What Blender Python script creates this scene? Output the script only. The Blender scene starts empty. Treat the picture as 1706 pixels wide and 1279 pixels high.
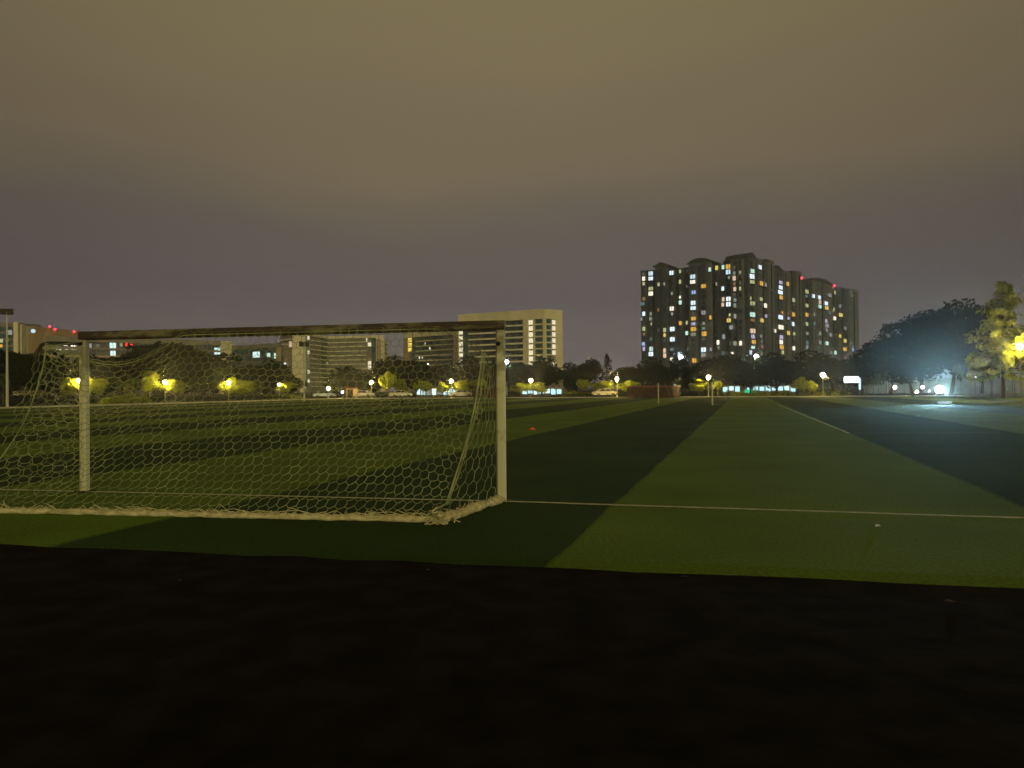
import bpy, math, random
from mathutils import Vector, Matrix, noise

random.seed(7)
HAZE = .0004
sc = bpy.context.scene
C = sc.collection

# ------------------------------------------------------------------ camera
FPX, HCAM = 1241.0, 1.51                 # focal length in photo pixels, eye height
PITCH, ROLL = math.atan(8.4 / FPX), 0.0079
fwd = Vector((0, math.cos(PITCH), math.sin(PITCH)))
r0 = Vector((1, 0, 0)); u0 = Vector((0, -math.sin(PITCH), math.cos(PITCH)))
RV = r0 * math.cos(ROLL) - u0 * math.sin(ROLL)
UV = u0 * math.cos(ROLL) + r0 * math.sin(ROLL)
cd = bpy.data.cameras.new('camera')
cam = bpy.data.objects.new('camera', cd); C.objects.link(cam)
cd.sensor_fit = 'HORIZONTAL'; cd.sensor_width = 36.0
cd.lens = 36.0 * FPX / 1706.0
cd.clip_start = 0.05; cd.clip_end = 6000
M3 = Matrix((RV, UV, -fwd)).transposed()
cam.matrix_world = Matrix.Translation((0, 0, HCAM)) @ M3.to_4x4()
sc.camera = cam

# ------------------------------------------------------------------ sky glow, light, exposure
world = bpy.data.worlds.new('World'); sc.world = world
world.use_nodes = True
wn = world.node_tree.nodes; wl = world.node_tree.links
bg = wn['Background']
tc = wn.new('ShaderNodeTexCoord'); sx = wn.new('ShaderNodeSeparateXYZ')
wl.new(tc.outputs['Generated'], sx.inputs[0])
nz = wn.new('ShaderNodeTexNoise'); nz.inputs['Scale'].default_value = 1.6; nz.inputs['Detail'].default_value = 3
mp = wn.new('ShaderNodeMapping'); mp.inputs['Scale'].default_value = (1, 1, 3.2)
wl.new(tc.outputs['Generated'], mp.inputs[0]); wl.new(mp.outputs[0], nz.inputs['Vector'])
ma = wn.new('ShaderNodeMath'); ma.operation = 'MULTIPLY_ADD'
wl.new(nz.outputs['Fac'], ma.inputs[0]); ma.inputs[1].default_value = 0.16; ma.inputs[2].default_value = -0.08
mb_ = wn.new('ShaderNodeMath'); mb_.operation = 'ADD'
wl.new(sx.outputs['Z'], mb_.inputs[0]); wl.new(ma.outputs[0], mb_.inputs[1])
rp = wn.new('ShaderNodeValToRGB'); wl.new(mb_.outputs[0], rp.inputs[0])
cr = rp.color_ramp; cr.interpolation = 'EASE'
stops = [(0.0, (.165, .142, .135)), (.07, (.145, .125, .116)), (.15, (.120, .103, .098)),
         (.21, (.122, .104, .086)), (.31, (.175, .136, .084)), (.46, (.196, .156, .082)), (1.0, (.19, .15, .08))]
cr.elements[0].position = 0; cr.elements[0].color = (*stops[0][1], 1)
cr.elements[1].position = 1; cr.elements[1].color = (*stops[-1][1], 1)
for p, c in stops[1:-1]:
    e = cr.elements.new(p); e.color = (*c, 1)
# lens vignetting put into the sky: its strength falls off to the sides
az = wn.new('ShaderNodeMath'); az.operation = 'MULTIPLY'; wl.new(sx.outputs['X'], az.inputs[0]); wl.new(sx.outputs['X'], az.inputs[1])
az2 = wn.new('ShaderNodeMath'); az2.operation = 'MULTIPLY_ADD'; wl.new(az.outputs[0], az2.inputs[0]); az2.inputs[1].default_value = -.75; az2.inputs[2].default_value = 1.03
az3 = wn.new('ShaderNodeMath'); az3.operation = 'MAXIMUM'; wl.new(az2.outputs[0], az3.inputs[0]); az3.inputs[1].default_value = .72
wl.new(az3.outputs[0], bg.inputs['Strength'])
wl.new(rp.outputs[0], bg.inputs['Color'])

sd = bpy.data.lights.new('campus_glow', 'SUN'); sd.energy = 1.15; sd.angle = math.radians(25)
sd.color = (.97, .88, .44)
sun = bpy.data.objects.new('campus_glow', sd); C.objects.link(sun)
sun.location = (80, -200, 50)
sun.rotation_euler = Vector((-.35, .92, -.19)).to_track_quat('-Z', 'Y').to_euler()

sc.view_settings.view_transform = 'Standard'; sc.view_settings.look = 'None'
sc.view_settings.exposure = 0; sc.view_settings.gamma = 1; sc.view_settings.use_curve_mapping = False
sc.render.engine = 'CYCLES'
sc.cycles.use_denoising = True
try: sc.cycles.denoiser = 'OPENIMAGEDENOISE'
except Exception: pass
try: sc.cycles.denoising_input_passes = 'RGB_ALBEDO'
except Exception: pass
sc.cycles.use_light_tree = True
sc.cycles.max_bounces = 5; sc.cycles.diffuse_bounces = 3; sc.cycles.glossy_bounces = 2
sc.cycles.transparent_max_bounces = 4; sc.cycles.volume_bounces = 0
sc.cycles.sample_clamp_indirect = 4.0
sc.cycles.caustics_reflective = False; sc.cycles.caustics_refractive = False

# ------------------------------------------------------------------ helpers
def ray(x, y): return fwd * FPX + RV * (x - 853) - UV * (y - 639.5)
def ground(x, y, z=0.0):                       # where the sight line of a photo pixel meets height z
    d = ray(x, y); t = (z - HCAM) / d.z
    return Vector((d.x * t, d.y * t, z))
def at(x, y, Y):                               # ... and where it reaches distance Y
    d = ray(x, y); t = Y / d.y
    return Vector((d.x * t, Y, HCAM + d.z * t))
def at0(x, Y):
    p = at(x, 640, Y); return Vector((p.x, Y, 0))

class MB:
    def __init__(s): s.v = []; s.f = []
    def add(s, vs, fs):
        n = len(s.v); s.v += [tuple(v) for v in vs]; s.f += [tuple(i + n for i in f) for f in fs]
    def hexa(s, p):
        s.add(p, [(0, 3, 2, 1), (4, 5, 6, 7), (0, 1, 5, 4), (1, 2, 6, 5), (2, 3, 7, 6), (3, 0, 4, 7)])
    def box(s, x0, x1, y0, y1, z0, z1):
        s.hexa([(x0, y0, z0), (x1, y0, z0), (x1, y1, z0), (x0, y1, z0), (x0, y0, z1), (x1, y0, z1), (x1, y1, z1), (x0, y1, z1)])
    def prism(s, pts, z0, z1):
        n = len(pts)
        s.add([(p[0], p[1], z0) for p in pts] + [(p[0], p[1], z1) for p in pts],
              [tuple(range(n))[::-1], tuple(range(n, 2 * n))] + [(i, (i + 1) % n, n + (i + 1) % n, n + i) for i in range(n)])
    def tube(s, pts, r, n=6, caps=True):
        pts = [Vector(p) for p in pts]; rs = r if isinstance(r, (list, tuple)) else [r] * len(pts)
        rings = []
        ref = Vector((.31, .17, .93))
        for i, p in enumerate(pts):
            d = (pts[min(i + 1, len(pts) - 1)] - pts[max(i - 1, 0)])
            if d.length < 1e-9: d = Vector((0, 0, 1))
            d.normalize()
            a = d.cross(ref)
            if a.length < .05: a = d.cross(Vector((1, 0, 0)))
            a.normalize(); b = d.cross(a)
            rings.append([p + (a * math.cos(2 * math.pi * k / n) + b * math.sin(2 * math.pi * k / n)) * rs[i] for k in range(n)])
        vs = [v for R in rings for v in R]; fs = []
        for i in range(len(pts) - 1):
            for k in range(n):
                fs.append((i * n + k, i * n + (k + 1) % n, (i + 1) * n + (k + 1) % n, (i + 1) * n + k))
        if caps: fs += [tuple(range(n))[::-1], tuple(range((len(pts) - 1) * n, len(pts) * n))]
        s.add(vs, fs)
    def lathe(s, c, prof, n=16):
        vs = []; fs = []
        for r, z in prof:
            for k in range(n):
                a = 2 * math.pi * k / n
                vs.append((c[0] + r * math.cos(a), c[1] + r * math.sin(a), c[2] + z))
        for i in range(len(prof) - 1):
            for k in range(n):
                fs.append((i * n + k, i * n + (k + 1) % n, (i + 1) * n + (k + 1) % n, (i + 1) * n + k))
        fs += [tuple(range(n))[::-1], tuple(range((len(prof) - 1) * n, len(prof) * n))]
        s.add(vs, fs)
    def sphere(s, c, r, n=14, m=8, sz=1.0):
        s.lathe(c, [(max(.001, r * math.sin(math.pi * i / m)), -r * sz * math.cos(math.pi * i / m)) for i in range(m + 1)], n)
    def mesh(s, name, off=(0, 0, 0)):
        me = bpy.data.meshes.new(name)
        o = off
        me.from_pydata([(v[0] - o[0], v[1] - o[1], v[2] - o[2]) for v in s.v], [], s.f); me.update()
        return me

def link(name, me, mat=None, parent=None, smooth=False):
    o = bpy.data.objects.new(name, me); C.objects.link(o)
    if mat is not None and not me.materials: me.materials.append(mat)
    if smooth:
        for p in me.polygons: p.use_smooth = True
    if parent is not None: o.parent = parent
    return o
def tag(o, label=None, cat=None, group=None, kind=None):
    if label: o['label'] = label
    if cat: o['category'] = cat
    if group: o['group'] = group
    if kind: o['kind'] = kind
    return o
def structure(name, mb, mat): return tag(link(name, mb.mesh(name), mat), kind='structure')

class Thing:
    def __init__(s, name, label, cat, loc, group=None):
        s.L = Vector(loc)
        s.o = bpy.data.objects.new(name, None); C.objects.link(s.o); s.o.location = s.L
        s.o.empty_display_size = .3
        tag(s.o, label, cat, group)
    def part(s, name, mb, mat, parent=None, smooth=False, label=None, kind=None):
        o = link(name, mb.mesh(name, s.L), mat, parent or s.o, smooth)
        if label: o['label'] = label
        if kind: o['kind'] = kind
        return o
def copy_tree(o, parent=None):
    c = o.copy(); C.objects.link(c)
    if parent is not None: c.parent = parent
    for ch in list(o.children): copy_tree(ch, c)
    return c

# ------------------------------------------------------------------ materials
def mat(name, col, rough=.8, var=0.0, scale=4.0, metal=0.0, col2=None, spec=.3, bump=0.0, coord='Object', island=0.0, trans=0.0):
    m = bpy.data.materials.new(name); m.use_nodes = True
    nt = m.node_tree; N = nt.nodes; L = nt.links
    b = N['Principled BSDF']
    b.inputs['Roughness'].default_value = rough; b.inputs['Metallic'].default_value = metal
    b.inputs['Specular IOR Level'].default_value = spec
    b.inputs['Base Color'].default_value = (*col, 1)
    src = None
    if var or col2:
        t = N.new('ShaderNodeTexCoord'); n = N.new('ShaderNodeTexNoise')
        n.inputs['Scale'].default_value = scale; n.inputs['Detail'].default_value = 5
        L.new(t.outputs[coord], n.inputs['Vector'])
        r = N.new('ShaderNodeValToRGB'); L.new(n.outputs['Fac'], r.inputs[0])
        c2 = col2 or tuple(c * (1 + var) for c in col); c1 = col if col2 else tuple(c * (1 - var) for c in col)
        r.color_ramp.elements[0].position = .38; r.color_ramp.elements[1].position = .62
        r.color_ramp.elements[0].color = (*c1, 1); r.color_ramp.elements[1].color = (*c2, 1)
        src = r.outputs[0]
        if bump:
            bp = N.new('ShaderNodeBump'); bp.inputs['Strength'].default_value = bump; bp.inputs['Distance'].default_value = .02
            L.new(n.outputs['Fac'], bp.inputs['Height']); L.new(bp.outputs[0], b.inputs['Normal'])
    if island:
        g = N.new('ShaderNodeNewGeometry'); h = N.new('ShaderNodeHueSaturation')
        k = N.new('ShaderNodeMath'); k.operation = 'MULTIPLY_ADD'; k.inputs[1].default_value = 2 * island; k.inputs[2].default_value = 1 - island
        L.new(g.outputs['Random Per Island'], k.inputs[0]); L.new(k.outputs[0], h.inputs['Value'])
        if src: L.new(src, h.inputs['Color'])
        else: h.inputs['Color'].default_value = (*col, 1)
        src = h.outputs[0]
    if src: L.new(src, b.inputs['Base Color'])
    if trans:
        tr = N.new('ShaderNodeBsdfTranslucent'); mx = N.new('ShaderNodeMixShader'); mx.inputs[0].default_value = trans
        if src: L.new(src, tr.inputs['Color'])
        else: tr.inputs['Color'].default_value = (*col, 1)
        L.new(b.outputs[0], mx.inputs[1]); L.new(tr.outputs[0], mx.inputs[2])
        L.new(mx.outputs[0], N['Material Output'].inputs['Surface'])
    return m
def emit(name, col, s):
    m = bpy.data.materials.new(name); m.use_nodes = True
    b = m.node_tree.nodes['Principled BSDF']
    b.inputs['Base Color'].default_value = (.02, .02, .02, 1)
    b.inputs['Emission Color'].default_value = (*col, 1); b.inputs['Emission Strength'].default_value = s * 1.35 if s < 1 else s
    return m

TH = math.radians(17.2)
SU = Vector((math.sin(TH), math.cos(TH), 0)); SV = Vector((math.cos(TH), -math.sin(TH), 0))
def uv(u, v, z=0.0): p = SU * u + SV * v; return Vector((p.x, p.y, z))

def turf_mat():
    m = bpy.data.materials.new('striped_turf'); m.use_nodes = True
    nt = m.node_tree; N = nt.nodes; L = nt.links; b = N['Principled BSDF']
    b.inputs['Roughness'].default_value = .95; b.inputs['Specular IOR Level'].default_value = .08
    t = N.new('ShaderNodeTexCoord')
    d = N.new('ShaderNodeVectorMath'); d.operation = 'DOT_PRODUCT'; d.inputs[1].default_value = SV
    L.new(t.outputs['Object'], d.inputs[0])
    n0 = N.new('ShaderNodeTexNoise'); n0.inputs['Scale'].default_value = .6; n0.inputs['Detail'].default_value = 4
    L.new(t.outputs['Object'], n0.inputs['Vector'])
    def math_(op, a, b_=None, c_=None):
        k = N.new('ShaderNodeMath'); k.operation = op
        for i, q in enumerate((a, b_, c_)):
            if q is None: continue
            if isinstance(q, (int, float)): k.inputs[i].default_value = q
            else: L.new(q, k.inputs[i])
        return k.outputs[0]
    wob = math_('MULTIPLY_ADD', n0.outputs['Fac'], .16, -.08)
    ph = math_('DIVIDE', math_('ADD', math_('ADD', d.outputs['Value'], 1.62), wob), 4.93)
    fr = math_('FRACT', math_('DIVIDE', ph, 2.0))               # 0..0.5 light, 0.5..1 dark
    e = math_('MULTIPLY', math_('SUBTRACT', math_('ABSOLUTE', math_('SUBTRACT', fr, .25)), .25), 80.0)
    fac = N.new('ShaderNodeClamp'); L.new(math_('ADD', e, .5), fac.inputs[0])
    def vary(c, lo, hi, scale, det=6, st=None):
        n = N.new('ShaderNodeTexNoise'); n.inputs['Scale'].default_value = scale; n.inputs['Detail'].default_value = det
        L.new(st or t.outputs['Object'], n.inputs['Vector'])
        mr = N.new('ShaderNodeMapRange'); mr.inputs['From Min'].default_value = .3; mr.inputs['From Max'].default_value = .7
        mr.inputs['To Min'].default_value = lo; mr.inputs['To Max'].default_value = hi
        L.new(n.outputs['Fac'], mr.inputs['Value']); return mr.outputs[0], n
    mx = N.new('ShaderNodeMix'); mx.data_type = 'RGBA'
    L.new(fac.outputs[0], mx.inputs['Factor'])
    mx.inputs['A'].default_value = (.096, .152, .014, 1); mx.inputs['B'].default_value = (.026, .050, .009, 1)
    a1, _ = vary(None, .78, 1.2, .35)
    a2, n2 = vary(None, .72, 1.3, 26)
    hs = N.new('ShaderNodeHueSaturation'); L.new(mx.outputs['Result'], hs.inputs['Color'])
    L.new(math_('MULTIPLY', a1, a2), hs.inputs['Value']); L.new(hs.outputs[0], b.inputs['Base Color'])
    bp = N.new('ShaderNodeBump'); bp.inputs['Strength'].default_value = .5; bp.inputs['Distance'].default_value = .02
    n3 = N.new('ShaderNodeTexNoise'); n3.inputs['Scale'].default_value = 60; L.new(t.outputs['Object'], n3.inputs['Vector'])
    L.new(n3.outputs['Fac'], bp.inputs['Height']); L.new(bp.outputs[0], b.inputs['Normal'])
    return m

M = dict(
    turf=turf_mat(),
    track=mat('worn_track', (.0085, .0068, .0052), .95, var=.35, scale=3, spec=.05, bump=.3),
    soil=mat('dark_ground', (.03, .033, .02), .95, var=.3, scale=.3, spec=.05),
    paving=mat('pale_paving', (.20, .19, .15), .9, var=.2, scale=.8, spec=.1),
    kerb=mat('pale_kerb_stone', (.44, .42, .30), .9, var=.2, scale=.4),
    wallp=mat('pale_wall', (.22, .24, .21), .9, var=.15, scale=.5),
    line=mat('worn_white_line', (.34, .35, .19), .9, scale=9, col2=(.50, .50, .30), spec=.1),
    faded=mat('faded_line', (.10, .13, .06), .9, scale=5, col2=(.20, .23, .12), spec=.1),
    paint=mat('chipped_cream_paint', (.50, .46, .26), .6, scale=7, col2=(.64, .60, .38)),
    rust=mat('dark_steel', (.035, .028, .018), .6, var=.4, scale=9),
    net=mat('dirty_net_cord', (.27, .29, .13), .9, var=.3, scale=3, spec=.1),
    bundle=mat('dirty_white_cord_roll', (.42, .36, .18), .9, scale=14, col2=(.62, .55, .30), spec=.1, bump=.5),
    beige=mat('beige_render', (.72, .63, .37), .9, var=.08, scale=.12),
    tan=mat('tan_render', (.42, .30, .13), .9, var=.08, scale=.15),
    pink=mat('pinkish_render', (.40, .29, .19), .9, var=.08, scale=.15),
    ledge=mat('pale_ledge', (.78, .72, .45), .9, var=.1, scale=.3),
    grey=mat('grey_cladding', (.22, .19, .14), .8, var=.15, scale=.25),
    glass=mat('curtained_glass', (.048, .044, .038), .35, island=.75, spec=.5),
    teal=mat('green_glass', (.05, .085, .075), .25, island=.5, spec=.5),
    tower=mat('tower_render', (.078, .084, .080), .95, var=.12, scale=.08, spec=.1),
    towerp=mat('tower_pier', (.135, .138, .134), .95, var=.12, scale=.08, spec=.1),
    towerd=mat('tower_recess_shade', (.034, .038, .034), .95, var=.15, scale=.1, spec=.1),  # recess shade put into the colour, darker than the walls for stronger relief
    dglass=mat('unlit_tower_glass', (.045, .048, .045), .3, island=.6, spec=.4),
    roof=mat('dark_roof', (.05, .05, .035), .9),
    bark=mat('bark', (.07, .058, .04), .95, var=.4, scale=3, spec=.05),
    palebark=mat('pale_bark', (.16, .14, .10), .95, var=.3, scale=3, spec=.05),
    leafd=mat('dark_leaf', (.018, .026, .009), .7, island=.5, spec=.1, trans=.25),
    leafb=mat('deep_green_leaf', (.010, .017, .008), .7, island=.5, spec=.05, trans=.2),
    leafl=mat('lamplit_leaf', (.21, .25, .022), .7, island=.45, spec=.1, trans=.4),  # lamplight put into the leaf colour: a brighter, yellower copy
    leafm=mat('mid_leaf', (.06, .085, .025), .7, island=.5, spec=.1, trans=.3),
    pole=mat('pale_pole', (.46, .43, .32), .6),
    steel=mat('grey_steel', (.16, .15, .11), .5, metal=.3),
    black=mat('black_rubber', (.012, .012, .012), .8),
    redm=mat('faded_red_sheet', (.075, .030, .022), .8, var=.25, scale=1.5),
    redl=mat('red_trim', (.20, .075, .055), .7),
    cream=mat('cream_car_paint', (.62, .56, .38), .3, spec=.5),
    silver=mat('silver_car_paint', (.42, .44, .45), .3, spec=.5),
    cglass=mat('car_glass', (.02, .022, .024), .1, spec=.5),
    orange=mat('orange_plastic', (.75, .13, .03), .6),
    dryleaf=mat('dry_leaf_brown', (.05, .04, .025), .8),
    white=mat('white_scrap', (.75, .75, .68), .8),
    haze=None,
)
E_ = dict(
    w=emit('cool_white_window', (.80, .93, 1.0), .95), cw=emit('bluish_white_window', (.70, .90, 1.0), 1.0),
    ww=emit('warm_white_window', (1.0, .93, .72), .95), y=emit('yellow_window', (.95, .75, .18), .62),
    o=emit('orange_window', (1.0, .55, .08), .6), br=emit('brown_curtain_window', (.55, .28, .10), .35),
    p=emit('peach_window', (1.0, .72, .50), .6), g=emit('dim_greenish_window', (.52, .62, .42), .32),
    gr=emit('dim_grey_window', (.60, .62, .62), .36), m=emit('mint_window', (.66, 1.0, .82), .7),
    b=emit('blue_window', (.45, .60, 1.0), .62), l=emit('lavender_window', (.72, .66, .95), .55),
    t=emit('dim_teal_window', (.30, .52, .50), .28), yg=emit('yellow_green_window', (.72, .78, .36), .48),
    d=emit('barely_lit_window', (.45, .45, .35), .16), rb=emit('red_brown_window', (.62, .30, .22), .35),
    office=emit('office_light', (1.0, .90, .62), 1.05), amber=emit('amber_office_light', (1.0, .76, .12), .85),
    cyan=emit('cyan_office_light', (.70, .95, .90), .85), shop=emit('blue_white_shop_light', (.50, .82, .86), .9),
    green=emit('green_light', (.05, .85, .38), .5),
    globe=emit('sodium_globe', (1.0, .72, .24), 900), flood=emit('white_lamp', (.86, .93, 1.0), 150),
    spot=emit('blinding_white_led', (.46, .84, .96), 7500), sign=emit('white_sign_light', (.88, .93, 1.0), 7),
    red=emit('red_beacon', (1.0, .02, .06), 7), redn=emit('red_led_digit', (1.0, .03, .02), 1.6),
    small=emit('small_lamp', (1.0, .95, .85), 14),
)

# ------------------------------------------------------------------ ground
g = MB(); g.add([(-700, -60, -.06), (700, -60, -.06), (700, 900, -.06), (-700, 900, -.06)], [(0, 1, 2, 3)])
structure('ground', g, M['soil'])
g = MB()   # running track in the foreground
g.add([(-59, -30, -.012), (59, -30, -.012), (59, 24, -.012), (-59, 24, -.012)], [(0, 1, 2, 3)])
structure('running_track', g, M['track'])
UF, VL, VR = 120.0, -69.0, 75.0
def near_edge(x): return 6.70 - .214 * x
g = MB()
top = []
n = 240
for i in range(n + 1):
    x = -72 + 120 * i / n
    jit = .085 * noise.noise(Vector((x * 1.7, 3, 0))) + .025 * noise.noise(Vector((x * 9, 7, 0)))
    y = near_edge(x) if x > -20 else near_edge(-20) - (x + 20) * .31
    top.append(Vector((x, y + jit, 0)))
far = [uv(UF, VR + 0), uv(UF, VL)]
m_ = len(top)
vs = top + [Vector((p.x, p.y - .30, -.0105)) for p in top] + far
fs = [(i + 1, i, m_ + i, m_ + i + 1) for i in range(m_ - 1)]
# fill in strips so that the sheet stays well shaped
def lerp(a, b, t): return a + (b - a) * t
for i in range(m_):
    vs.append(lerp(far[1], far[0], i / (m_ - 1)))
fb = 2 * m_ + 2
fs += [(i, i + 1, fb + i + 1, fb + i) for i in range(m_ - 1)]
g.add(vs, fs)
structure('turf_pitch', g, M['turf'])
g = MB(); q = [uv(UF, VL - 8, -.02), uv(UF, VR + 30, -.02), uv(UF + 9, VR + 30, -.02), uv(UF + 9, VL - 8, -.02)]
g.add(q, [(0, 1, 2, 3)]); structure('far_path', g, M['paving'])
g = MB(); q = [uv(20, VL - 5, -.015), uv(20, VL - .002, -.015), uv(UF, VL - .002, -.015), uv(UF, VL - 5, -.015)]
g.add(q, [(0, 1, 2, 3)]); structure('side_path', g, M['soil'])

def stripe(name, pts, w, mt, z=.005, cat='pitch line', label=''):
    mb = MB()
    for a, b in zip(pts, pts[1:]):
        n_ = max(1, int((b - a).length / .5)); d = (b - a).normalized(); s = Vector((-d.y, d.x, 0))
        vs = []; fs = []
        for i in range(n_ + 1):
            p = lerp(a, b, i / n_); k = w / 2 * (1 + .22 * noise.noise(p * 3)); dr = .02 * noise.noise(p * 1.3)
            vs += [p + s * (k + dr) + Vector((0, 0, z)), p - s * (k - dr) + Vector((0, 0, z))]
        fs = [(2 * i + 1, 2 * i + 3, 2 * i + 2, 2 * i) for i in range(n_)]
        mb.add(vs, fs)
    o = link(name, mb.mesh(name), mt); tag(o, kind='structure'); return o
A_, B_ = Vector((-6.51, 11.34, 0)), Vector((-.15, 10.03, 0))
Cc = Vector((5.79, 8.46, 0))
stripe('goal_line', [A_ + (A_ - B_) * .6, A_, B_, Cc, Cc + (Cc - B_) * 1.2], .105, M['line'])
def kerb(name, a, b, h, w, mt):
    n_ = max(1, int((b - a).length / 2)); d = (b - a).normalized(); s_ = Vector((-d.y, d.x, 0)); mb = MB()
    for i in range(n_):
        p, q = lerp(a, b, i / n_) + d * .01, lerp(a, b, (i + 1) / n_) - d * .01
        mb.hexa([p - s_ * w, q - s_ * w, q + s_ * w, p + s_ * w] + [v + Vector((0, 0, h)) for v in (p - s_ * w, q - s_ * w, q + s_ * w, p + s_ * w)])
    structure(name, mb, mt)
kerb('side_kerb', uv(20, VL - .25, -.01), uv(UF, VL - .25, -.01), .17, .12, M['kerb'])
kerb('far_kerb', uv(UF + .3, VL, -.01), uv(UF + .3, VR, -.01), .13, .12, M['kerb'])
stripe('touch_line', [uv(24, VL + .1), uv(UF, VL + .1)], .30, M['line'])
stripe('far_line', [uv(UF - .3, VL), uv(UF - .3, VR)], .30, M['line'])
corner = ground(1415, 722); p2 = ground(1296, 674)
stripe('box_line', [p2, corner], .10, M['line'])
stripe('box_line', [corner, ground(1668, 721)], .10, M['faded'], z=.009)

# ------------------------------------------------------------------ the goal
GO = A_; ex = (B_ - A_).normalized(); GW = (B_ - A_).length; ey = Vector((ex.y, -ex.x, 0))
if ey.y > 0: ey = -ey
def G(x, y, z): return GO + ex * x + ey * y + Vector((0, 0, z))

def post_mat():
    m = bpy.data.materials.new('chipped_post_paint'); m.use_nodes = True
    nt = m.node_tree; N = nt.nodes; L = nt.links; b = N['Principled BSDF']; b.inputs['Roughness'].default_value = .6
    t = N.new('ShaderNodeTexCoord'); n = N.new('ShaderNodeTexNoise'); n.inputs['Scale'].default_value = 3.5; n.inputs['Detail'].default_value = 7
    L.new(t.outputs['Object'], n.inputs['Vector'])
    s = N.new('ShaderNodeSeparateXYZ'); L.new(t.outputs['Object'], s.inputs[0])
    mr = N.new('ShaderNodeMapRange'); mr.inputs['From Min'].default_value = .9; mr.inputs['From Max'].default_value = 2.0
    mr.inputs['To Min'].default_value = -.16; mr.inputs['To Max'].default_value = .10; L.new(s.outputs['Z'], mr.inputs['Value'])
    a = N.new('ShaderNodeMath'); L.new(n.outputs['Fac'], a.inputs[0]); L.new(mr.outputs[0], a.inputs[1])
    r = N.new('ShaderNodeValToRGB'); L.new(a.outputs[0], r.inputs[0])
    r.color_ramp.elements[0].position = .47; r.color_ramp.elements[0].color = (.56, .52, .29, 1)
    r.color_ramp.elements[1].position = .60; r.color_ramp.elements[1].color = (.26, .22, .12, 1)
    L.new(r.outputs[0], b.inputs['Base Color'])
    bp = N.new('ShaderNodeBump'); bp.inputs['Strength'].default_value = .4; bp.inputs['Distance'].default_value = .004
    L.new(n.outputs['Fac'], bp.inputs['Height']); L.new(bp.outputs[0], b.inputs['Normal'])
    return m
def bar_mat():
    m = bpy.data.materials.new('rusted_crossbar'); m.use_nodes = True
    nt = m.node_tree; N = nt.nodes; L = nt.links; b = N['Principled BSDF']; b.inputs['Roughness'].default_value = .7
    t = N.new('ShaderNodeTexCoord'); n = N.new('ShaderNodeTexNoise'); n.inputs['Scale'].default_value = 2.3; n.inputs['Detail'].default_value = 8
    n.inputs['Roughness'].default_value = .6
    mp = N.new('ShaderNodeMapping'); mp.inputs['Scale'].default_value = (.9, .9, 3.0); L.new(t.outputs['Object'], mp.inputs[0]); L.new(mp.outputs[0], n.inputs['Vector'])
    r = N.new('ShaderNodeValToRGB'); L.new(n.outputs['Fac'], r.inputs[0])
    r.color_ramp.elements[0].position = .49; r.color_ramp.elements[0].color = (.045, .028, .014, 1)
    r.color_ramp.elements[1].position = .63; r.color_ramp.elements[1].color = (.17, .15, .07, 1)
    L.new(r.outputs[0], b.inputs['Base Color']); return m
PM, BM = post_mat(), bar_mat()

goal = Thing('football_goal', 'large white football goal in the foreground with rusty crossbar and hexagonal net', 'goal', G(GW / 2, 0, 0))
def beam(mb, o, a, b, w, h, ax, ay):       # chamfered rectangular bar from a to b
    c = .2
    prof = [(-w / 2, -h / 2 + c * h), (-w / 2 + c * w, -h / 2), (w / 2 - c * w, -h / 2), (w / 2, -h / 2 + c * h),
            (w / 2, h / 2 - c * h), (w / 2 - c * w, h / 2), (-w / 2 + c * w, h / 2), (-w / 2, h / 2 - c * h)]
    n_ = 12
    vs = [lerp(a, b, i / n_) + ax * x + ay * y for i in range(n_ + 1) for x, y in prof]
    fs = [(i * 8 + k, i * 8 + (k + 1) % 8, (i + 1) * 8 + (k + 1) % 8, (i + 1) * 8 + k) for i in range(n_) for k in range(8)]
    fs += [tuple(range(8))[::-1], tuple(range(n_ * 8, n_ * 8 + 8))]
    mb.add(vs, fs)
HG = 2.44
zz = Vector((0, 0, 1))
for x in (0, GW):
    mb = MB(); beam(mb, goal, G(x, 0, 0), G(x, 0, HG - .135), .118, .12, ex, ey)
    p = goal.part('post', mb, PM)
    mb = MB(); c = G(x, 0, 0); mb.hexa([c + ex * a + ey * b + zz * z for z in (.002, .02) for a, b in ((-.1, -.1), (.1, -.1), (.1, .1), (-.1, .1))])
    goal.part('base_plate', mb, M['rust'], p)
mb = MB(); beam(mb, goal, G(-.06, 0, HG - .07), G(GW + .06, 0, HG - .07), .125, .13, ey, zz)
goal.part('crossbar', mb, BM)
mb = MB(); mb.sphere(G(GW - .015, .075, 2.12), .03, 10, 6); goal.part('bolt_cap', mb, M['black'])
# the rear support pipe that is still on the far-left post, bent down behind the net
mb = MB(); mb.tube([G(0, .06, 2.25), G(-.02, .35, 2.235), G(-.04, .66, 2.22), G(-.05, .74, 2.19), G(-.06, .80, 2.10), G(-.07, .84, 1.98)], .026, 8)
goal.part('net_support', mb, M['rust'], smooth=True)
YB = 1.90
rb = ground(735, 870); lb0 = G(-.16, YB, 0)
# ground frame
mb = MB(); mb.tube([lb0 - ex * .5 + zz * .035, lb0 + zz * .035, lerp(lb0, rb, .5) + zz * .035, rb + zz * .035, lerp(rb, G(GW, .06, 0), .5) + zz * .035, G(GW, .06, .035)], .028, 8)
goal.part('ground_bar', mb, M['bundle'], smooth=True)

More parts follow.
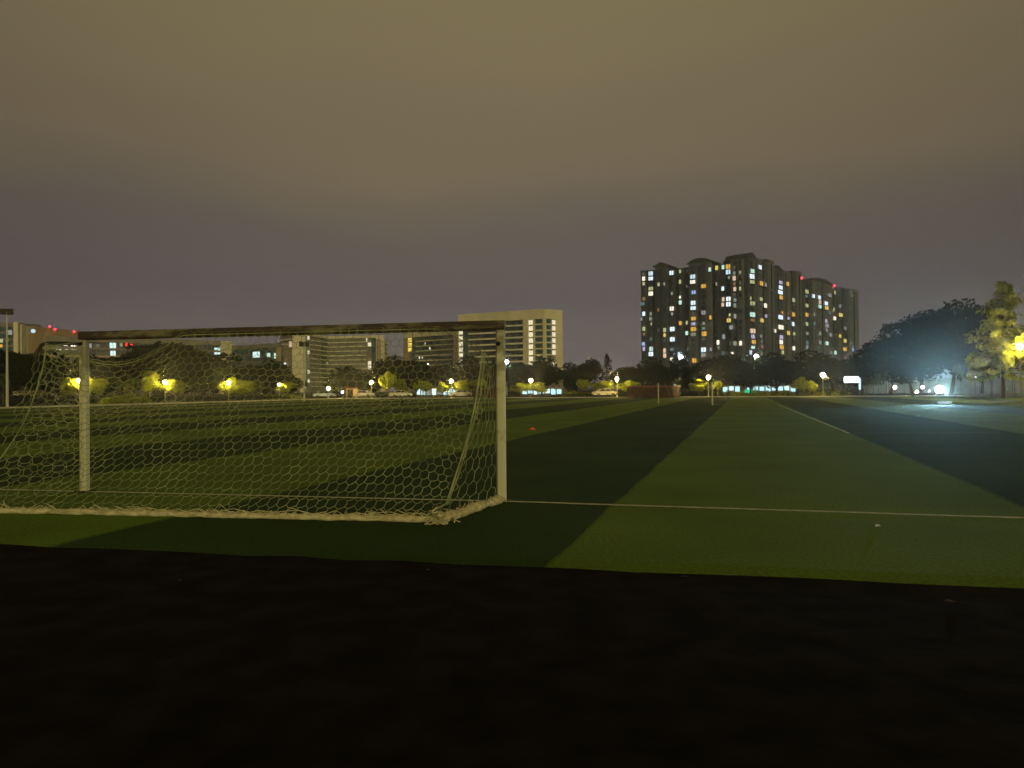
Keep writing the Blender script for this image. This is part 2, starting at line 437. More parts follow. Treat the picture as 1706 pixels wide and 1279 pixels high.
rnd = random.Random(3)
def topline(s):
    x = s * GW; y = .06; z = HG - .10
    if s < .27:
        k = 1 - s / .27; k2 = k * k * (3 - 2 * k)
        y += (.66) * k ** 1.6; z += -.17 * k2 - .34 * math.sin(math.pi * min(1, k * 1.02)) ** 1.2
    if s > .86:
        k = (s - .86) / .14; y += .62 * k ** 1.5; z -= .42 * k ** 1.2
    return x, y, z
def back(s, q):
    x0, y0, z0 = topline(s)
    b = lerp(lb0, rb, s) ; rel = b - GO; bx, by = rel.dot(ex), rel.dot(ey)
    k = q ** 1.75
    x = x0 + (bx - x0) * k; y = y0 + (by - y0) * k; z = z0 * (1 - q) ** 1.04 + .05
    sw = math.sin(math.pi * q)
    y += .09 * sw * noise.noise(Vector((s * 5, q * 3, 1)))
    x += .05 * sw * noise.noise(Vector((s * 7, q * 4, 5)))
    z += .05 * sw * noise.noise(Vector((s * 9, q * 5, 9)))
    return G(x, y, z)
def net_part(name, fn, nc, nr, r, keep=lambda s, q: True, skew=0.0, jit=.005, label=None):
    P = {}
    for i in range(nc + 1):
        for j in range(nr + 1):
            s = i / nc; dz = .17 if (i + j) % 2 == 0 else -.17
            q = 1 - (j + dz) / nr
            q = min(1, max(0, q))
            p = fn(s, q)
            P[i, j] = p + Vector((rnd.gauss(0, jit), rnd.gauss(0, jit), rnd.gauss(0, jit))) if 0 < j < nr else p
    mb = MB()
    def e(a, b):
        if a in P and b in P and keep(a[0] / nc, 1 - a[1] / nr) and keep(b[0] / nc, 1 - b[1] / nr):
            mid = (P[a] + P[b]) / 2 - zz * .006
            mb.tube([P[a], mid, P[b]], r * rnd.uniform(.85, 1.2), 4, False)
    for i in range(nc + 1):
        for j in range(nr + 1):
            if i < nc and rnd.random() > .003: e((i, j), (i + 1, j))
            if j < nr and (i + j) % 2 == 0: e((i, j), (i, j + 1))
    return goal.part(name, mb, M['net'], label=label)
NR = .0037
net_part('back_net', lambda s, q: back(s + .11 * s * (1 - s), q), 98, 26, NR, label='hexagonal net panel sloping back to the ground')
def side_r(s, q):                # s: 0 at the post, 1 at the back seam
    ytop = .06 + .66 * s; ztop = 1.80 - .08 * math.sin(s * math.pi) + .10 * s
    rel = lerp(G(GW - .07, .10, 0), rb, s) - GO; bx, by = rel.dot(ex), rel.dot(ey)
    k = q ** 1.5
    return G(GW - .075 + (bx - GW + .075) * k, ytop + (by - ytop) * k, ztop * (1 - q) + .06 + .0 * s)
net_part('side_net', side_r, 11, 12, NR, jit=.005)
def side_l(s, q):
    ytop = .06 + .72 * s; ztop = 2.2
    rel = lerp(G(0, .08, 0), lb0, s) - GO; bx, by = rel.dot(ex), rel.dot(ey)
    k = q ** 1.35
    return G(-.05 * s + (bx + .05 * s) * k - .10 * math.sin(math.pi * q) * math.sin(math.pi * s), ytop + (by - ytop) * k, ztop * (1 - q) + .05)
net_part('side_net', side_l, 14, 15, NR, jit=.005)
# seam ropes
mb = MB(); mb.tube([side_r(1, i / 14) + Vector((rnd.gauss(0, .006),) * 3) for i in range(14)] + [rb + ex * -.12 + zz * .12, rb + ex * -.2 + zz * .05], .011, 6)
mb.tube([side_r(1, i / 14) + ex * .03 + Vector((rnd.gauss(0, .008),) * 3) for i in range(14)], .007, 5)
mb.tube([side_r(1, .86), rb + ex * -.02 - ey * .35 + zz * .17, rb + ex * -.16 + zz * .09, rb + ex * -.08 - ey * .1 + zz * .06], .012, 6)
goal.part('seam_rope', mb, M['net'])
mb = MB(); mb.tube([G(.02, .06, HG - .16)] + [G(*topline(i / 60)) for i in range(0, 61)], .007, 5)
mb.tube([back(0, i / 16) for i in range(17)], .009, 6)
mb.tube([G(.0, .1, 1.95), G(-.01, .3, 1.9), G(-.03, .6, 2.0)], .006, 4)
goal.part('head_rope', mb, M['net'])
# the rolled-up net along the ground frame
def roll(mb, a, b, r, n_, flat=.75, seed=0, lift=.0):
    pts = []; vs = []; fs = []; k_ = 10
    d = (b - a).normalized(); s = Vector((-d.y, d.x, 0))
    for i in range(n_ + 1):
        t = i / n_; c = lerp(a, b, t) + s * .035 * noise.noise(Vector((t * 9, seed, 0))) * min(1, 8 * t, 8 * (1 - t))
        rr = r * (1 + .45 * noise.noise(Vector((t * (b - a).length * 3.1, seed + 3, 0))))
        for k in range(k_):
            an = 2 * math.pi * k / k_
            q = rr * (1 + .35 * noise.noise(Vector((t * (b - a).length * 6, an * 1.3, seed))))
            vs.append(c + s * math.cos(an) * q * 1.15 + zz * (r * .62 + math.sin(an) * q * flat))
    for i in range(n_):
        for k in range(k_): fs.append((i * k_ + k, i * k_ + (k + 1) % k_, (i + 1) * k_ + (k + 1) % k_, (i + 1) * k_ + k))
    fs += [tuple(range(k_))[::-1], tuple(range(n_ * k_, n_ * k_ + k_))]
    mb.add(vs, fs)
mb = MB(); roll(mb, lb0 - ex * .1, lerp(lb0, rb, .98), .043, 150, .8, 1)
goal.part('rolled_net', mb, M['bundle'], smooth=True, label='dirty white roll of spare net lying along the rear ground bar')
mb = MB(); roll(mb, rb + ex * .03 - ey * .05, G(GW - .02, .12, 0), .062, 40, .85, 5)
goal.part('rolled_net', mb, M['bundle'], smooth=True, label='thicker roll of net lying along the right ground bar')
mb = MB()
def strands(a, b, n_, amp, r):
    for _ in range(n_):
        t0 = rnd.random(); ln = rnd.uniform(.04, .22); t1 = min(1, t0 + ln)
        o = Vector((rnd.gauss(0, amp), rnd.gauss(0, amp), 0)); pts = []
        for i in range(7):
            t = lerp(t0, t1, i / 6)
            pts.append(lerp(a, b, t) + o + Vector((rnd.gauss(0, amp * .7), rnd.gauss(0, amp * .7), abs(rnd.gauss(.05, .035)))))
        mb.tube(pts, r, 4, False)
strands(lb0, rb, 70, .022, .0045)
strands(rb, G(GW, .1, 0), 45, .04, .0045)
for _ in range(40):          # frayed knot at the corner
    c = rb + Vector((rnd.gauss(0, .05), rnd.gauss(0, .05), abs(rnd.gauss(.05, .04))))
    pts = [c]
    for i in range(5): c = c + Vector((rnd.gauss(0, .035), rnd.gauss(-.006, .035), rnd.gauss(-.012, .03))); c.z = max(.008, c.z); pts.append(c)
    mb.tube(pts, .007, 4, False)
goal.part('frayed_cords', mb, M['bundle'])

# ------------------------------------------------------------------ small things on the pitch
def marker(px, py, r):
    p = ground(px, py); mb = MB(); mb.lathe((0, 0, 0), [(r, .005), (r * .95, .02), (r * .45, .075), (r * .3, .08)], 14)
    o = link('marker_disc', mb.mesh('marker_disc'), M['orange']); o.location = p + zz * .002
    tag(o, 'small orange training marker lying on the pale turf stripe beyond the right goal post', 'marker disc')
marker(887, 716, .125)
mb = MB(); mb.add([(-.03, -.02, .008), (.02, -.03, .02), (.04, .01, .006), (.0, .03, .03), (-.02, .02, .008)], [(0, 1, 2, 3, 4)])
mb.add([(-.03, -.02, .012), (.02, -.01, .034), (.03, .02, .012), (-.02, .02, .022)], [(0, 1, 2, 3)])
o = link('paper_scrap', mb.mesh('paper_scrap'), M['white']); o.location = ground(1462, 878); tag(o, 'tiny crumpled white scrap of paper on the turf near the goal line', 'litter')
bp_ = ground(669, 672); mb = MB(); mb.sphere((0, 0, .27), .25, 12, 8, 1.05); mb.lathe((0, 0, .5), [(.09, 0), (.05, .06), (.08, .1)], 8)
o = link('black_bag', mb.mesh('black_bag'), M['black'], smooth=True); o.location = bp_; tag(o, 'round black bag left on the far turf, seen through the net', 'bag')

for px, py, k in ((712, 951, .8), (1583, 1004, .8), (1140, 962, .7), (300, 968, .6)):
    mb = MB(); mb.add([(-.05 * k, 0, .006), (-.01, .025 * k, .018), (.05 * k, .005, .004), (.0, -.022 * k, .012)], [(0, 3, 2, 1)])
    mb.add([(-.05 * k, 0, .009), (-.01, .025 * k, .021), (.05 * k, .005, .007), (.0, -.022 * k, .015)], [(0, 1, 2, 3)])
    o = link('dry_leaf', mb.mesh('dry_leaf'), M['dryleaf']); o.location = ground(px, py, -.012); o.rotation_euler = (0, 0, px)
    tag(o, {712: 'dry leaf on the dark track just below the near goal corner', 1583: 'largest dry leaf on the dark track at the right', 1140: 'dry leaf on the dark track at the foot of the pale turf stripe', 300: 'small dry leaf on the dark track at the left'}[px], 'leaf')
# far goal
fa, fb2 = ground(1097, 672), ground(1187, 674.5)
fg = Thing('far_goal', 'small pale goal frame standing on the far turf in front of the dark red shed', 'goal', lerp(fa, fb2, .5), None)
dg = (fb2 - fa).normalized(); dn = Vector((-dg.y, dg.x, 0))
if dn.y < 0: dn = -dn
HF = 2.0
for p in (fa, fb2):
    mb = MB(); mb.tube([p + zz * .0, p + zz * HF], .06, 8); fg.part('post', mb, M['pole'])
    mb = MB(); mb.tube([p + zz * HF, p + dn * .7 + zz * HF, p + dn * 1.6 + zz * .05, p + zz * .05], .035, 6); fg.part('rear_frame', mb, M['steel'])
mb = MB(); mb.tube([fa + zz * HF, fb2 + zz * HF], .055, 8); fg.part('crossbar', mb, M['rust'])

# ------------------------------------------------------------------ buildings
class Facade:
    def __init__(s, p0, p1):
        s.p0 = Vector((p0[0], p0[1], 0)); s.p1 = Vector((p1[0], p1[1], 0)); s.len = (s.p1 - s.p0).length
        s.e = (s.p1 - s.p0) / s.len; s.n = Vector((s.e.y, -s.e.x, 0))
        if s.n.dot(-s.p0) < 0: s.n = -s.n
    def hit(s, px, py):                           # photo pixel -> (along, height) on this wall
        d = ray(px, py); o = Vector((0, 0, HCAM))
        t = (s.p0 - o).dot(s.n) / d.dot(s.n); p = o + d * t
        return (p - s.p0).dot(s.e), p.z
    def s(s_, px): return s_.hit(px, 600)[0]
    def box(s, mb, a, b, z0, z1, d0, d1):
        P = lambda q, d, z: s.p0 + s.e * q + s.n * d + zz * z
        mb.hexa([P(a, d0, z0), P(b, d0, z0), P(b, d1, z0), P(a, d1, z0), P(a, d0, z1), P(b, d0, z1), P(b, d1, z1), P(a, d1, z1)])
def pxp(x, Z): p = at(x, 610, Z); return (p.x, p.y)

def panes(F, a, b, z0, z1, d, w=1.5, gap=.18, depth=.12):
    mb = MB(); n_ = max(1, round((b - a) / w)); st = (b - a) / n_
    for i in range(n_): F.box(mb, a + i * st + gap / 2, a + (i + 1) * st - gap / 2, z0, z1, d, d + depth)
    return mb
def ledge_bay(T, F, x0, x1, zs, pitch, m_ledge, m_glass, lh=.25, rec=-.9, out=.35):
    a, b = F.s(x0), F.s(x1)
    for z in zs:
        mb = MB(); F.box(mb, a, b, z, z + pitch * lh, rec, out); T.part('ledge', mb, m_ledge)
        T.part('window_band', panes(F, a + .1, b - .1, z + pitch * lh + .05, z + pitch - .05, rec), m_glass, kind='stuff')
def lit_col(T, F, x0, x1, zs, h, mt, d=.05):
    a, b = F.s(x0), F.s(x1)
    for z in zs:
        mb = MB(); F.box(mb, a, b, z, z + h, d - .2, d); w = T.part('window', mb, mt)
        m2 = MB(); F.box(m2, a - .12, b + .12, z - .22, z - .02, d - .2, d + .25); T.part('sill', m2, M['ledge'], w)
        m2 = MB(); F.box(m2, (a + b) / 2 - .06, (a + b) / 2 + .06, z, z + h, d + .003, d + .06); T.part('mullion', m2, M['grey'], w)

# office wing A (the tallest, right of the goal post)
pA0, pA1, pA2 = pxp(764, 513), pxp(908, 480), pxp(937, 489)
FA, FAS = Facade(pA0, pA1), Facade(pA1, pA2)
TA = Thing('office_building', 'tallest beige office block with lit stair windows standing right of the near goal post', 'building', (pA1[0], pA1[1], 0))
HA = FA.hit(906, 514.5)[1]
zt = FA.hit(900, 531)[1]
core = [FA.p0 - FA.n * 1.0, FA.p1 - FA.n * 1.0 - FAS.n * 1.0 * 0 - FA.e * .9, FAS.p1 - FAS.n * 1.0 - FAS.e * .5, FAS.p1 * 1.03 - FAS.e * 1.2, FA.p0 * 1.035]
mb = MB(); mb.prism([(p.x, p.y) for p in core], 0, HA - 1); TA.part('core_wall', mb, M['grey'])
def wall(T, F, x0, x1, z0, z1, m, d0=-1.2, d1=.5, name='wall', **k):
    a = F.s(x0) if x0 is not None else 0; b = F.s(x1) if x1 is not None else F.len
    mb = MB(); F.box(mb, a, b, z0, z1, d0, d1); return T.part(name, mb, m, **k)
wall(TA, FA, None, None, zt, HA, M['beige'], name='roof_band')
wall(TA, FAS, None, None, zt, HA - .02, M['beige'], name='roof_band', d0=-1.3, d1=.49)
wall(TA, FA, 827, 839, 0, zt, M['beige'], name='pier'); wall(TA, FA, 872, 881, 0, zt, M['beige'], name='pier')
wall(TA, FA, 888.6, 891, 0, zt, M['beige'], name='pier'); wall(TA, FA, 905, None, 0, zt, M['beige'], name='pier')
wall(TA, FAS, 926, None, 0, zt, M['beige'], name='pier'); wall(TA, FAS, None, 910, 0, zt - .01, M['beige'], name='pier', d1=.48)
wall(TA, FA, 764, 765, 0, zt, M['beige'], name='pier')
pit = 3.95
zsA = [zt - pit * (i + 1) for i in range(11)]
zsA = [z for z in zsA if z > 4]
ledge_bay(TA, FA, 781, 827, zsA, pit, M['ledge'], M['glass'])
ledge_bay(TA, FA, 839, 872, zsA, pit, M['ledge'], M['glass'])
ledge_bay(TA, FA, 891, 905, zsA, pit, M['beige'], M['teal'])
ledge_bay(TA, FAS, 910, 920, zsA, pit, M['beige'], M['teal'])
for z in zsA: TA.part('glazing', panes(FA, FA.s(771.6), FA.s(780.8), z + .1, z + pit - .1, -.3, 1.3), M['teal'], kind='stuff')
zl = [z + .55 for z in zsA[:8]]
lit_col(TA, FA, 765.4, 771.0, zl, 2.7, E_['office'])
lit_col(TA, FA, 881.5, 888.2, zl, 2.9, E_['office'])
lit_col(TA, FAS, 920.6, 925.5, zl[:6] + zl[7:8], 2.8, E_['office'])

# office wing B
pB0, pB1 = pxp(673, 600), pxp(764, 560)
FB = Facade(pB0, pB1)
TB = Thing('office_building', 'beige office block with amber lit windows at its left end, under the crossbar', 'building', (pB0[0], pB0[1], 0))
HB = FB.hit(690, 548.5)[1]; ztB = FB.hit(720, 559.5)[1]
q = [FB.p0 - FB.n, FB.p1 - FB.n, FB.p1 - FB.n * 18, FB.p0 - FB.n * 18]
mb = MB(); mb.prism([(p.x, p.y) for p in q], 0, HB - 1); TB.part('core_wall', mb, M['grey'])
wall(TB, FB, None, None, ztB, HB, M['beige'], name='roof_band'); wall(TB, FB, None, 680, 0, ztB, M['tan'], name='pier'); wall(TB, FB, 756, None, 0, ztB, M['beige'], name='pier')
pB = 3.85
zsB = [ztB - pB * (i + 1) for i in range(10)]
ledge_bay(TB, FB, 693, 756, zsB, pB, M['ledge'], M['glass'], lh=.22)
for z in zsB: TB.part('glazing', panes(FB, FB.s(686.3), FB.s(692.8), z + .1, z + pB - .1, -.3, 1.3), M['teal'], kind='stuff')
lit_col(TB, FB, 680.3, 686, [z + .6 for z in (zsB[0], zsB[1], zsB[2], zsB[6])], 2.9, E_['amber'])
for (x, y) in ((707, 572), (715, 580), (697.5, 596), (702.5, 596)):
    a, z = FB.hit(x, y); mb = MB(); FB.box(mb, a - .55, a + .55, z - .9, z + .9, -.75, -.7); TB.part('window', mb, E_['ww'])

# office wing C with the angled recessed front
TC_loc = pxp(516, 600)
TC = Thing('office_building', 'wide beige office block with an angled ledged front, seen under the middle of the crossbar', 'building', (TC_loc[0], TC_loc[1], 0))
FC0, FC1, FC2 = Facade(pxp(487, 600), pxp(516, 603)), Facade(pxp(516, 603), pxp(547, 640)), Facade(pxp(547, 640), pxp(640, 628))
FCT = Facade(pxp(467, 612), pxp(487, 600)); FCS = Facade(pxp(640, 628), pxp(646.5, 660))
HC = FC0.hit(500, 555)[1]; ztC = FC2.hit(580, 563.5)[1]
q = [FCT.p0 - FCT.n, FC0.p0 - FC0.n, FC0.p1 - FC0.n, FC1.p1 - FC1.n, FC2.p1 - FC2.n - FC2.e, FC2.p1 * 1.035 - FC2.e * 1.5, FCT.p0 * 1.04]
mb = MB(); mb.prism([(p.x, p.y) for p in q], 0, HC - 1); TC.part('core_wall', mb, M['grey'])
for F in (FC0, FC1, FC2): wall(TC, F, None, None, ztC, HC + (.02 if F is FC1 else 0), M['beige'], name='roof_band', d1=.5 if F is not FC1 else .47)
wall(TC, FC0, None, 509, 0, ztC, M['beige'], name='pier'); wall(TC, FC2, 627, None, 0, ztC, M['beige'], name='pier')
pC = 3.75
zsC = [ztC - pC * (i + 1) for i in range(11)]
for z in zsC: TC.part('glazing', panes(FC0, FC0.s(509.2), FC0.len, z + .1, z + pC - .1, -.5, 1.3), M['teal'], kind='stuff')
ledge_bay(TC, FC1, 517, 546.5, zsC, pC, M['ledge'], M['teal'], lh=.2); ledge_bay(TC, FC2, 547.5, 610, zsC, pC, M['ledge'], M['glass'], lh=.2)
for z in zsC: TC.part('glazing', panes(FC2, FC2.s(619), FC2.s(626.8), z + .1, z + pC - .1, -.4, 1.3), M['teal'], kind='stuff')
lit_col(TC, FC0, 512.5, 515.7, [FC0.hit(514, y)[1] for y in (565.5, 589.5, 622, 637)], 2.9, E_['office'])
lit_col(TC, FC2, 613, 618.3, [FC2.hit(615, y)[1] for y in (576.5, 607.5, 615)], 3.1, E_['office'])
lit_col(TC, FC2, 610, 612, [FC2.hit(611, 569)[1]], 3.0, E_['office'])
for (x, y) in ((546, 605.5), (557, 620.5), (561, 620.5)):
    F = FC2 if x > 547 else FC1
    a, z = F.hit(x, y); mb = MB(); F.box(mb, a - .5, a + .5, z - 1.1, z + 1.1, -.75, -.7); TC.part('window', mb, E_['ww'])
# left tower of C: ledges on top, blank wall below
zsT = [FCT.hit(477, y)[1] for y in (566.5, 574)]
ledge_bay(TC, FCT, 467, 486.9, zsT, pC, M['ledge'], M['grey'])
wall(TC, FCT, 472.3, 486.9, 0, zsT[-1], M['pink'], d1=.3)
for i in range(9): TC.part('glazing', panes(FCT, FCT.s(467.2), FCT.s(472), 2 + i * pC, 2 + i * pC + 3.3, -.3, 1.3), M['teal'], kind='stuff')
wall(TC, FCT, None, None, zsT[0] + pC, HC - .05, M['grey'], d1=-.1, name='roof_band')
lit_col(TC, FCT, 482.6, 486.5, [FCT.hit(484, 574.5)[1], FCT.hit(484, 578)[1]], 2.9, E_['p'], d=.55)
lit_col(TC, FCT, 473, 477, [FCT.hit(475, 608.5)[1]], 2.2, E_['w'], d=.45)
for z in [HC - 6.5 - pC * i for i in range(9)]:
    mb = MB(); FCS.box(mb, 0, FCS.len, z, z + 1.5, -1, .3); TC.part('ledge', mb, M['ledge'])
mb = MB(); FCS.box(mb, .3, FCS.len, 0, HC - 3.2, -6, -1.02); TC.part('side_wall', mb, M['pink'])

# building E, low green glass block left of C
FE = Facade(pxp(386, 505), pxp(466, 480))
TE = Thing('glass_block', 'lower green glass block with one bright window, left of the angled office block', 'building', (FE.p0.x, FE.p0.y, 0))
HE = FE.hit(425, 573.5)[1]; pE = 4.2
q = [FE.p0 - FE.n, FE.p1 - FE.n - FE.e, FE.p1 * 1.04 - FE.e * 2, FE.p0 * 1.04]
mb = MB(); mb.prism([(p.x, p.y) for p in q], 0, HE - .6); TE.part('core_wall', mb, M['grey'])
wall(TE, FE, None, None, HE - 2.9, HE, M['grey'], name='roof_band'); wall(TE, FE, 460.5, None, 0, HE - 2.9, M['tan'], name='pier')
zsE = [HE - 2.9 - pE * (i + 1) for i in range(7)]
for i, z in enumerate(zsE): TE.part('window_band', panes(FE, .3, FE.s(460.3), z + .35, z + pE - .1, -.6, 2.0), M['teal'], kind='stuff')
for x0, x1, y0, y1, k in ((420.5, 432, 586, 595.5, 'cyan'), (444, 449.5, 588, 594.5, 'm'), (456, 460, 588, 597, 'cyan'), (456.5, 460, 613, 622, 'gr')):
    a, b = FE.s(x0), FE.s(x1); mb = MB(); FE.box(mb, a, b, FE.hit(x0, y1)[1], FE.hit(x0, y0)[1], -.4, -.3); TE.part('window', mb, E_[k])

# building D, long grey teaching block behind the left post
FD = Facade(pxp(76, 360), pxp(368, 405)); FDL = Facade(pxp(49, 372), pxp(76, 360)); FDR = Facade(pxp(368, 405), pxp(386, 412))
TD = Thing('teaching_block', 'long low grey block with a red display, behind the left goal post', 'building', (FD.p0.x, FD.p0.y, 0))
HD = FD.hit(76, 559)[1]
q = [FDL.p0 - FDL.n, FD.p0 - FD.n, FD.p1 - FD.n, FDR.p1 - FDR.n, FDR.p1 * 1.04 - FDR.e * 1.5, FDL.p0 * 1.04]
mb = MB(); mb.prism([(p.x, p.y) for p in q], 0, HD - .6); TD.part('core_wall', mb, M['grey'])
wall(TD, FDL, None, None, 0, HD + 1.8, M['tan'], name='end_wall', d1=.2); wall(TD, FDR, None, None, 0, HD - .02, M['beige'], name='end_wall', d1=.2)
wall(TD, FD, None, None, HD - 2.6, HD, M['grey'], name='roof_band')
pD = 3.75
zsD = [HD - 2.6 - pD * (i + 1) for i in range(6)]
for i, z in enumerate(zsD):
    mb = MB(); FD.box(mb, .2, FD.len - .2, z, z + 1.0, -1.0, .3); TD.part('ledge', mb, M['pink'] if i % 2 else M['grey'])
    TD.part('window_band', panes(FD, .4, FD.len - .4, z + 1.05, z + pD - .05, -.8, 2.1), M['glass'], kind='stuff')
for x0, x1, y0, y1, k in ((183, 193.5, 568, 580.5, 'cyan'), (184, 193, 584, 595, 'cyan'), (106, 113, 570.5, 575.5, 'ww'), (118, 127, 573, 577, 'ww'), (93, 102, 577.5, 582.5, 'ww'), (106, 114, 578, 582, 'ww'),
                          (118, 127, 578.5, 582, 'ww'), (145, 153, 572, 581, 'gr'), (279, 285, 572, 577, 'ww'), (295.5, 300, 573.5, 580, 'yg'), (310, 317, 575, 581, 'ww'), (357.5, 367.5, 579, 590, 'cyan'), (312, 322, 589, 595, 't'), (160, 166, 573, 578, 'd'), (200, 206, 570, 577, 'g')):
    a, b = FD.s(x0), FD.s(x1); mb = MB(); FD.box(mb, a, b, FD.hit(x0, y1)[1], FD.hit(x0, y0)[1], -.5, -.35); w = TD.part('window', mb, E_[k])
    if b - a > 2.2:
        m2 = MB(); FD.box(m2, (a + b) / 2 - .08, (a + b) / 2 + .08, FD.hit(x0, y1)[1], FD.hit(x0, y0)[1], -.34, -.25); TD.part('mullion', m2, M['grey'], w)
# red LED figures "2 4"
SEG = {'2': 'abged', '4': 'fgbc', '1': 'bc'}
def digit(mb, F, ch, cx, cz, w, h, d, t):
    S = dict(a=(cx - w / 2, cx + w / 2, cz + h / 2 - t, cz + h / 2), g=(cx - w / 2, cx + w / 2, cz - t / 2, cz + t / 2), d=(cx - w / 2, cx + w / 2, cz - h / 2, cz - h / 2 + t),
             f=(cx - w / 2, cx - w / 2 + t, cz + t / 2, cz + h / 2 - t), b=(cx + w / 2 - t, cx + w / 2, cz + t / 2, cz + h / 2 - t), e=(cx - w / 2, cx - w / 2 + t, cz - h / 2 + t, cz - t / 2), c=(cx + w / 2 - t, cx + w / 2, cz - h / 2 + t, cz - t / 2))
    for k in SEG[ch]:
        a, b, z0, z1 = S[k]
        F.box(mb, a, b, z0, z1, d, d + .08)
a, z = FD.hit(214, 573.8)
mb = MB(); FD.box(mb, a - 2.6, a + 2.6, z - 1.2, z + 1.2, .30, .45); disp = TD.part('display_board', mb, M['black'])
for ch, off in (('2', -1.0), ('4', 1.3)):
    mb = MB(); digit(mb, FD, ch, a + off, z, 1.1, 1.7, .46, .34); TD.part('led_digit', mb, E_['redn'], disp)

# far-left beige tower F and the red-beaconed block G behind
FF = Facade(pxp(-40, 430), pxp(33, 430)); FF2 = Facade(pxp(33, 430), pxp(50, 442))
TF = Thing('office_tower', 'beige building with vertical piers at the far left edge, behind the tall floodlight', 'building', (FF.p1.x, FF.p1.y, 0))
HFt = FF.hit(20, 537.5)[1]
q = [FF.p0, FF.p1, FF2.p1, FF2.p1 * 1.03 - Vector((.6, 0, 0)), FF.p0 * 1.03]
mb = MB(); mb.prism([(p.x, p.y) for p in q], 0, HFt); TF.part('core_wall', mb, M['grey'])
for x0, x1 in ((-40, -34), (-12, -8), (24, 31)): wall(TF, FF, x0, x1, 0, HFt + .4, M['beige'], d0=-.5, d1=.8, name='pier')
wall(TF, FF2, 34, 41, 0, HFt - .8, M['beige'], d0=-.5, d1=.7, name='pier'); wall(TF, FF2, 43.5, 49.8, 0, HFt - 1.2, M['beige'], d0=-.5, d1=.7, name='pier')
for i in range(10):
    TF.part('window_band', panes(FF, FF.s(-8) + .3, FF.s(24) - .3, HFt - 5 - i * 3.8, HFt - 2.4 - i * 3.8, .02, 1.8), M['teal'], kind='stuff')
for x, y, w, h, k in ((17, 553.5, 7, 8, 'gr'), (2.5, 567.5, 6, 6, 'yg'), (2, 576, 5, 5, 'o'), (10, 566, 2, 3, 'd'), (14, 567, 2, 3, 'g'), (13, 578, 3, 3, 't')):
    a, b = FF.s(x - w / 2), FF.s(x + w / 2); mb = MB(); FF.box(mb, a, b, FF.hit(x, y + h / 2)[1], FF.hit(x, y - h / 2)[1], .2, .3); TF.part('window', mb, E_[k])
FG = Facade(pxp(50, 455), pxp(138, 500))
TG = Thing('background_block', 'tan block with white oval sign and red beacons above the long grey block', 'building', (FG.p0.x, FG.p0.y, 0))
HGb = FG.hit(60, 543.5)[1]
q = [FG.p0, FG.p1, FG.p1 - FG.n * 18, FG.p0 - FG.n * 18]
mb = MB(); mb.prism([(p.x, p.y) for p in q], 0, HGb); TG.part('wall', mb, M['tan'])
mb = MB(); FG.box(mb, 0, FG.len * .2, HGb, HGb + 1.2, -8, 0); TG.part('parapet', mb, M['grey'])
a, z = FG.hit(54.5, 551.2)
mb = MB(); vs = []
for d in (.0, .3):
    for k in range(18): an = 2 * math.pi * k / 18; p = FG.p0 + FG.e * (a + 2.0 * math.cos(an)) + FG.n * (d + .05) + zz * (z + 1.15 * math.sin(an)); vs.append(p)
mb.add(vs, [tuple(range(18)), tuple(range(18, 36))] + [(k, (k + 1) % 18, 18 + (k + 1) % 18, 18 + k) for k in range(18)])
TG.part('oval_sign', mb, E_['cw'])
for x, y in ((81.5, 543.5), (90.5, 548.5), (122.5, 552.3)):
    a, z = FG.hit(x, y); c = FG.p0 + FG.e * a + FG.n * .6 + zz * z
    mb = MB(); mb.tube([(c.x, c.y, min(z - .6, HGb - .1)), (c.x, c.y, z)], .12, 5); k = TG.part('beacon_mast', mb, M['steel'])
    mb = MB(); mb.sphere(c, .62, 10, 6); TG.part('beacon', mb, E_['red'], k)

# ------------------------------------------------------------------ the residential towers
def depth_at(x):                 # plan of the towers: nearest corner at px 1250
    return 440 - 40 * (x - 1067) / 183 if x < 1250 else 400 + 140 * (x - 1250) / 180
bays = [  # x0, x1, set-back, top y, material, roof
    (1067.5, 1079, 0, 451.5, 'tower', None), (1079, 1092, 1.5, 450.5, 'towerp', None), (1092, 1115.5, -1.2, 444, 'tower', 'gable'),
    (1115.5, 1129, 1.6, 449, 'towerp', None), (1129, 1148, .4, 447, 'tower', None), (1148, 1189, -1.4, 438, 'towerp', 'arch'),
    (1189, 1218, 1.2, 440, 'tower', None), (1218, 1242.5, -1.3, 431.5, 'towerp', 'gable'), (1242.5, 1245, 3.2, 438, 'towerd', None), (1245, 1259, -.6, 429.5, 'tower', 'arch'),
    (1259, 1279, .8, 432.5, 'towerp', None), (1279, 1291, -.4, 435.5, 'towerp', None),
    (1293, 1307, 1.0, 449, 'tower', 'gable'), (1307, 1324, .2, 454, 'towerp', None), (1324, 1334, -1.4, 454, 'towerp', None),
    (1336, 1350, .6, 466, 'tower', None), (1350, 1386, -.8, 471, 'towerp', 'arch'), (1386, 1411, .8, 478, 'tower', None),
    (1411, 1413.5, 2.6, 481, 'towerd', None), (1413.5, 1431.5, -.3, 483.5, 'towerp', None)]
groups = [(0, 12, 'widest grey apartment tower with gabled parapets and many lit windows'),
          (12, 15, 'narrow grey apartment tower in the middle of the tower row, beside the red roof beacon'),
          (15, 20, 'darker grey apartment tower at the right end, beside the big dark trees')]
STOREY = 2.95
bayinfo = []
wincols = {0: [1073.5], 1: [1085], 2: [1098, 1108], 3: [1119], 4: [1133.8, 1145], 5: [1155.5, 1173], 6: [1186, 1194.8, 1205, 1215.8], 7: [1225, 1234.5], 9: [1251.7],
           10: [1266.5, 1274], 11: [], 12: [1299], 13: [1311, 1320.5], 14: [], 15: [1342.3], 16: [1353.5, 1364, 1375.5], 17: [1380.5, 1389, 1398], 19: [1418.5]}
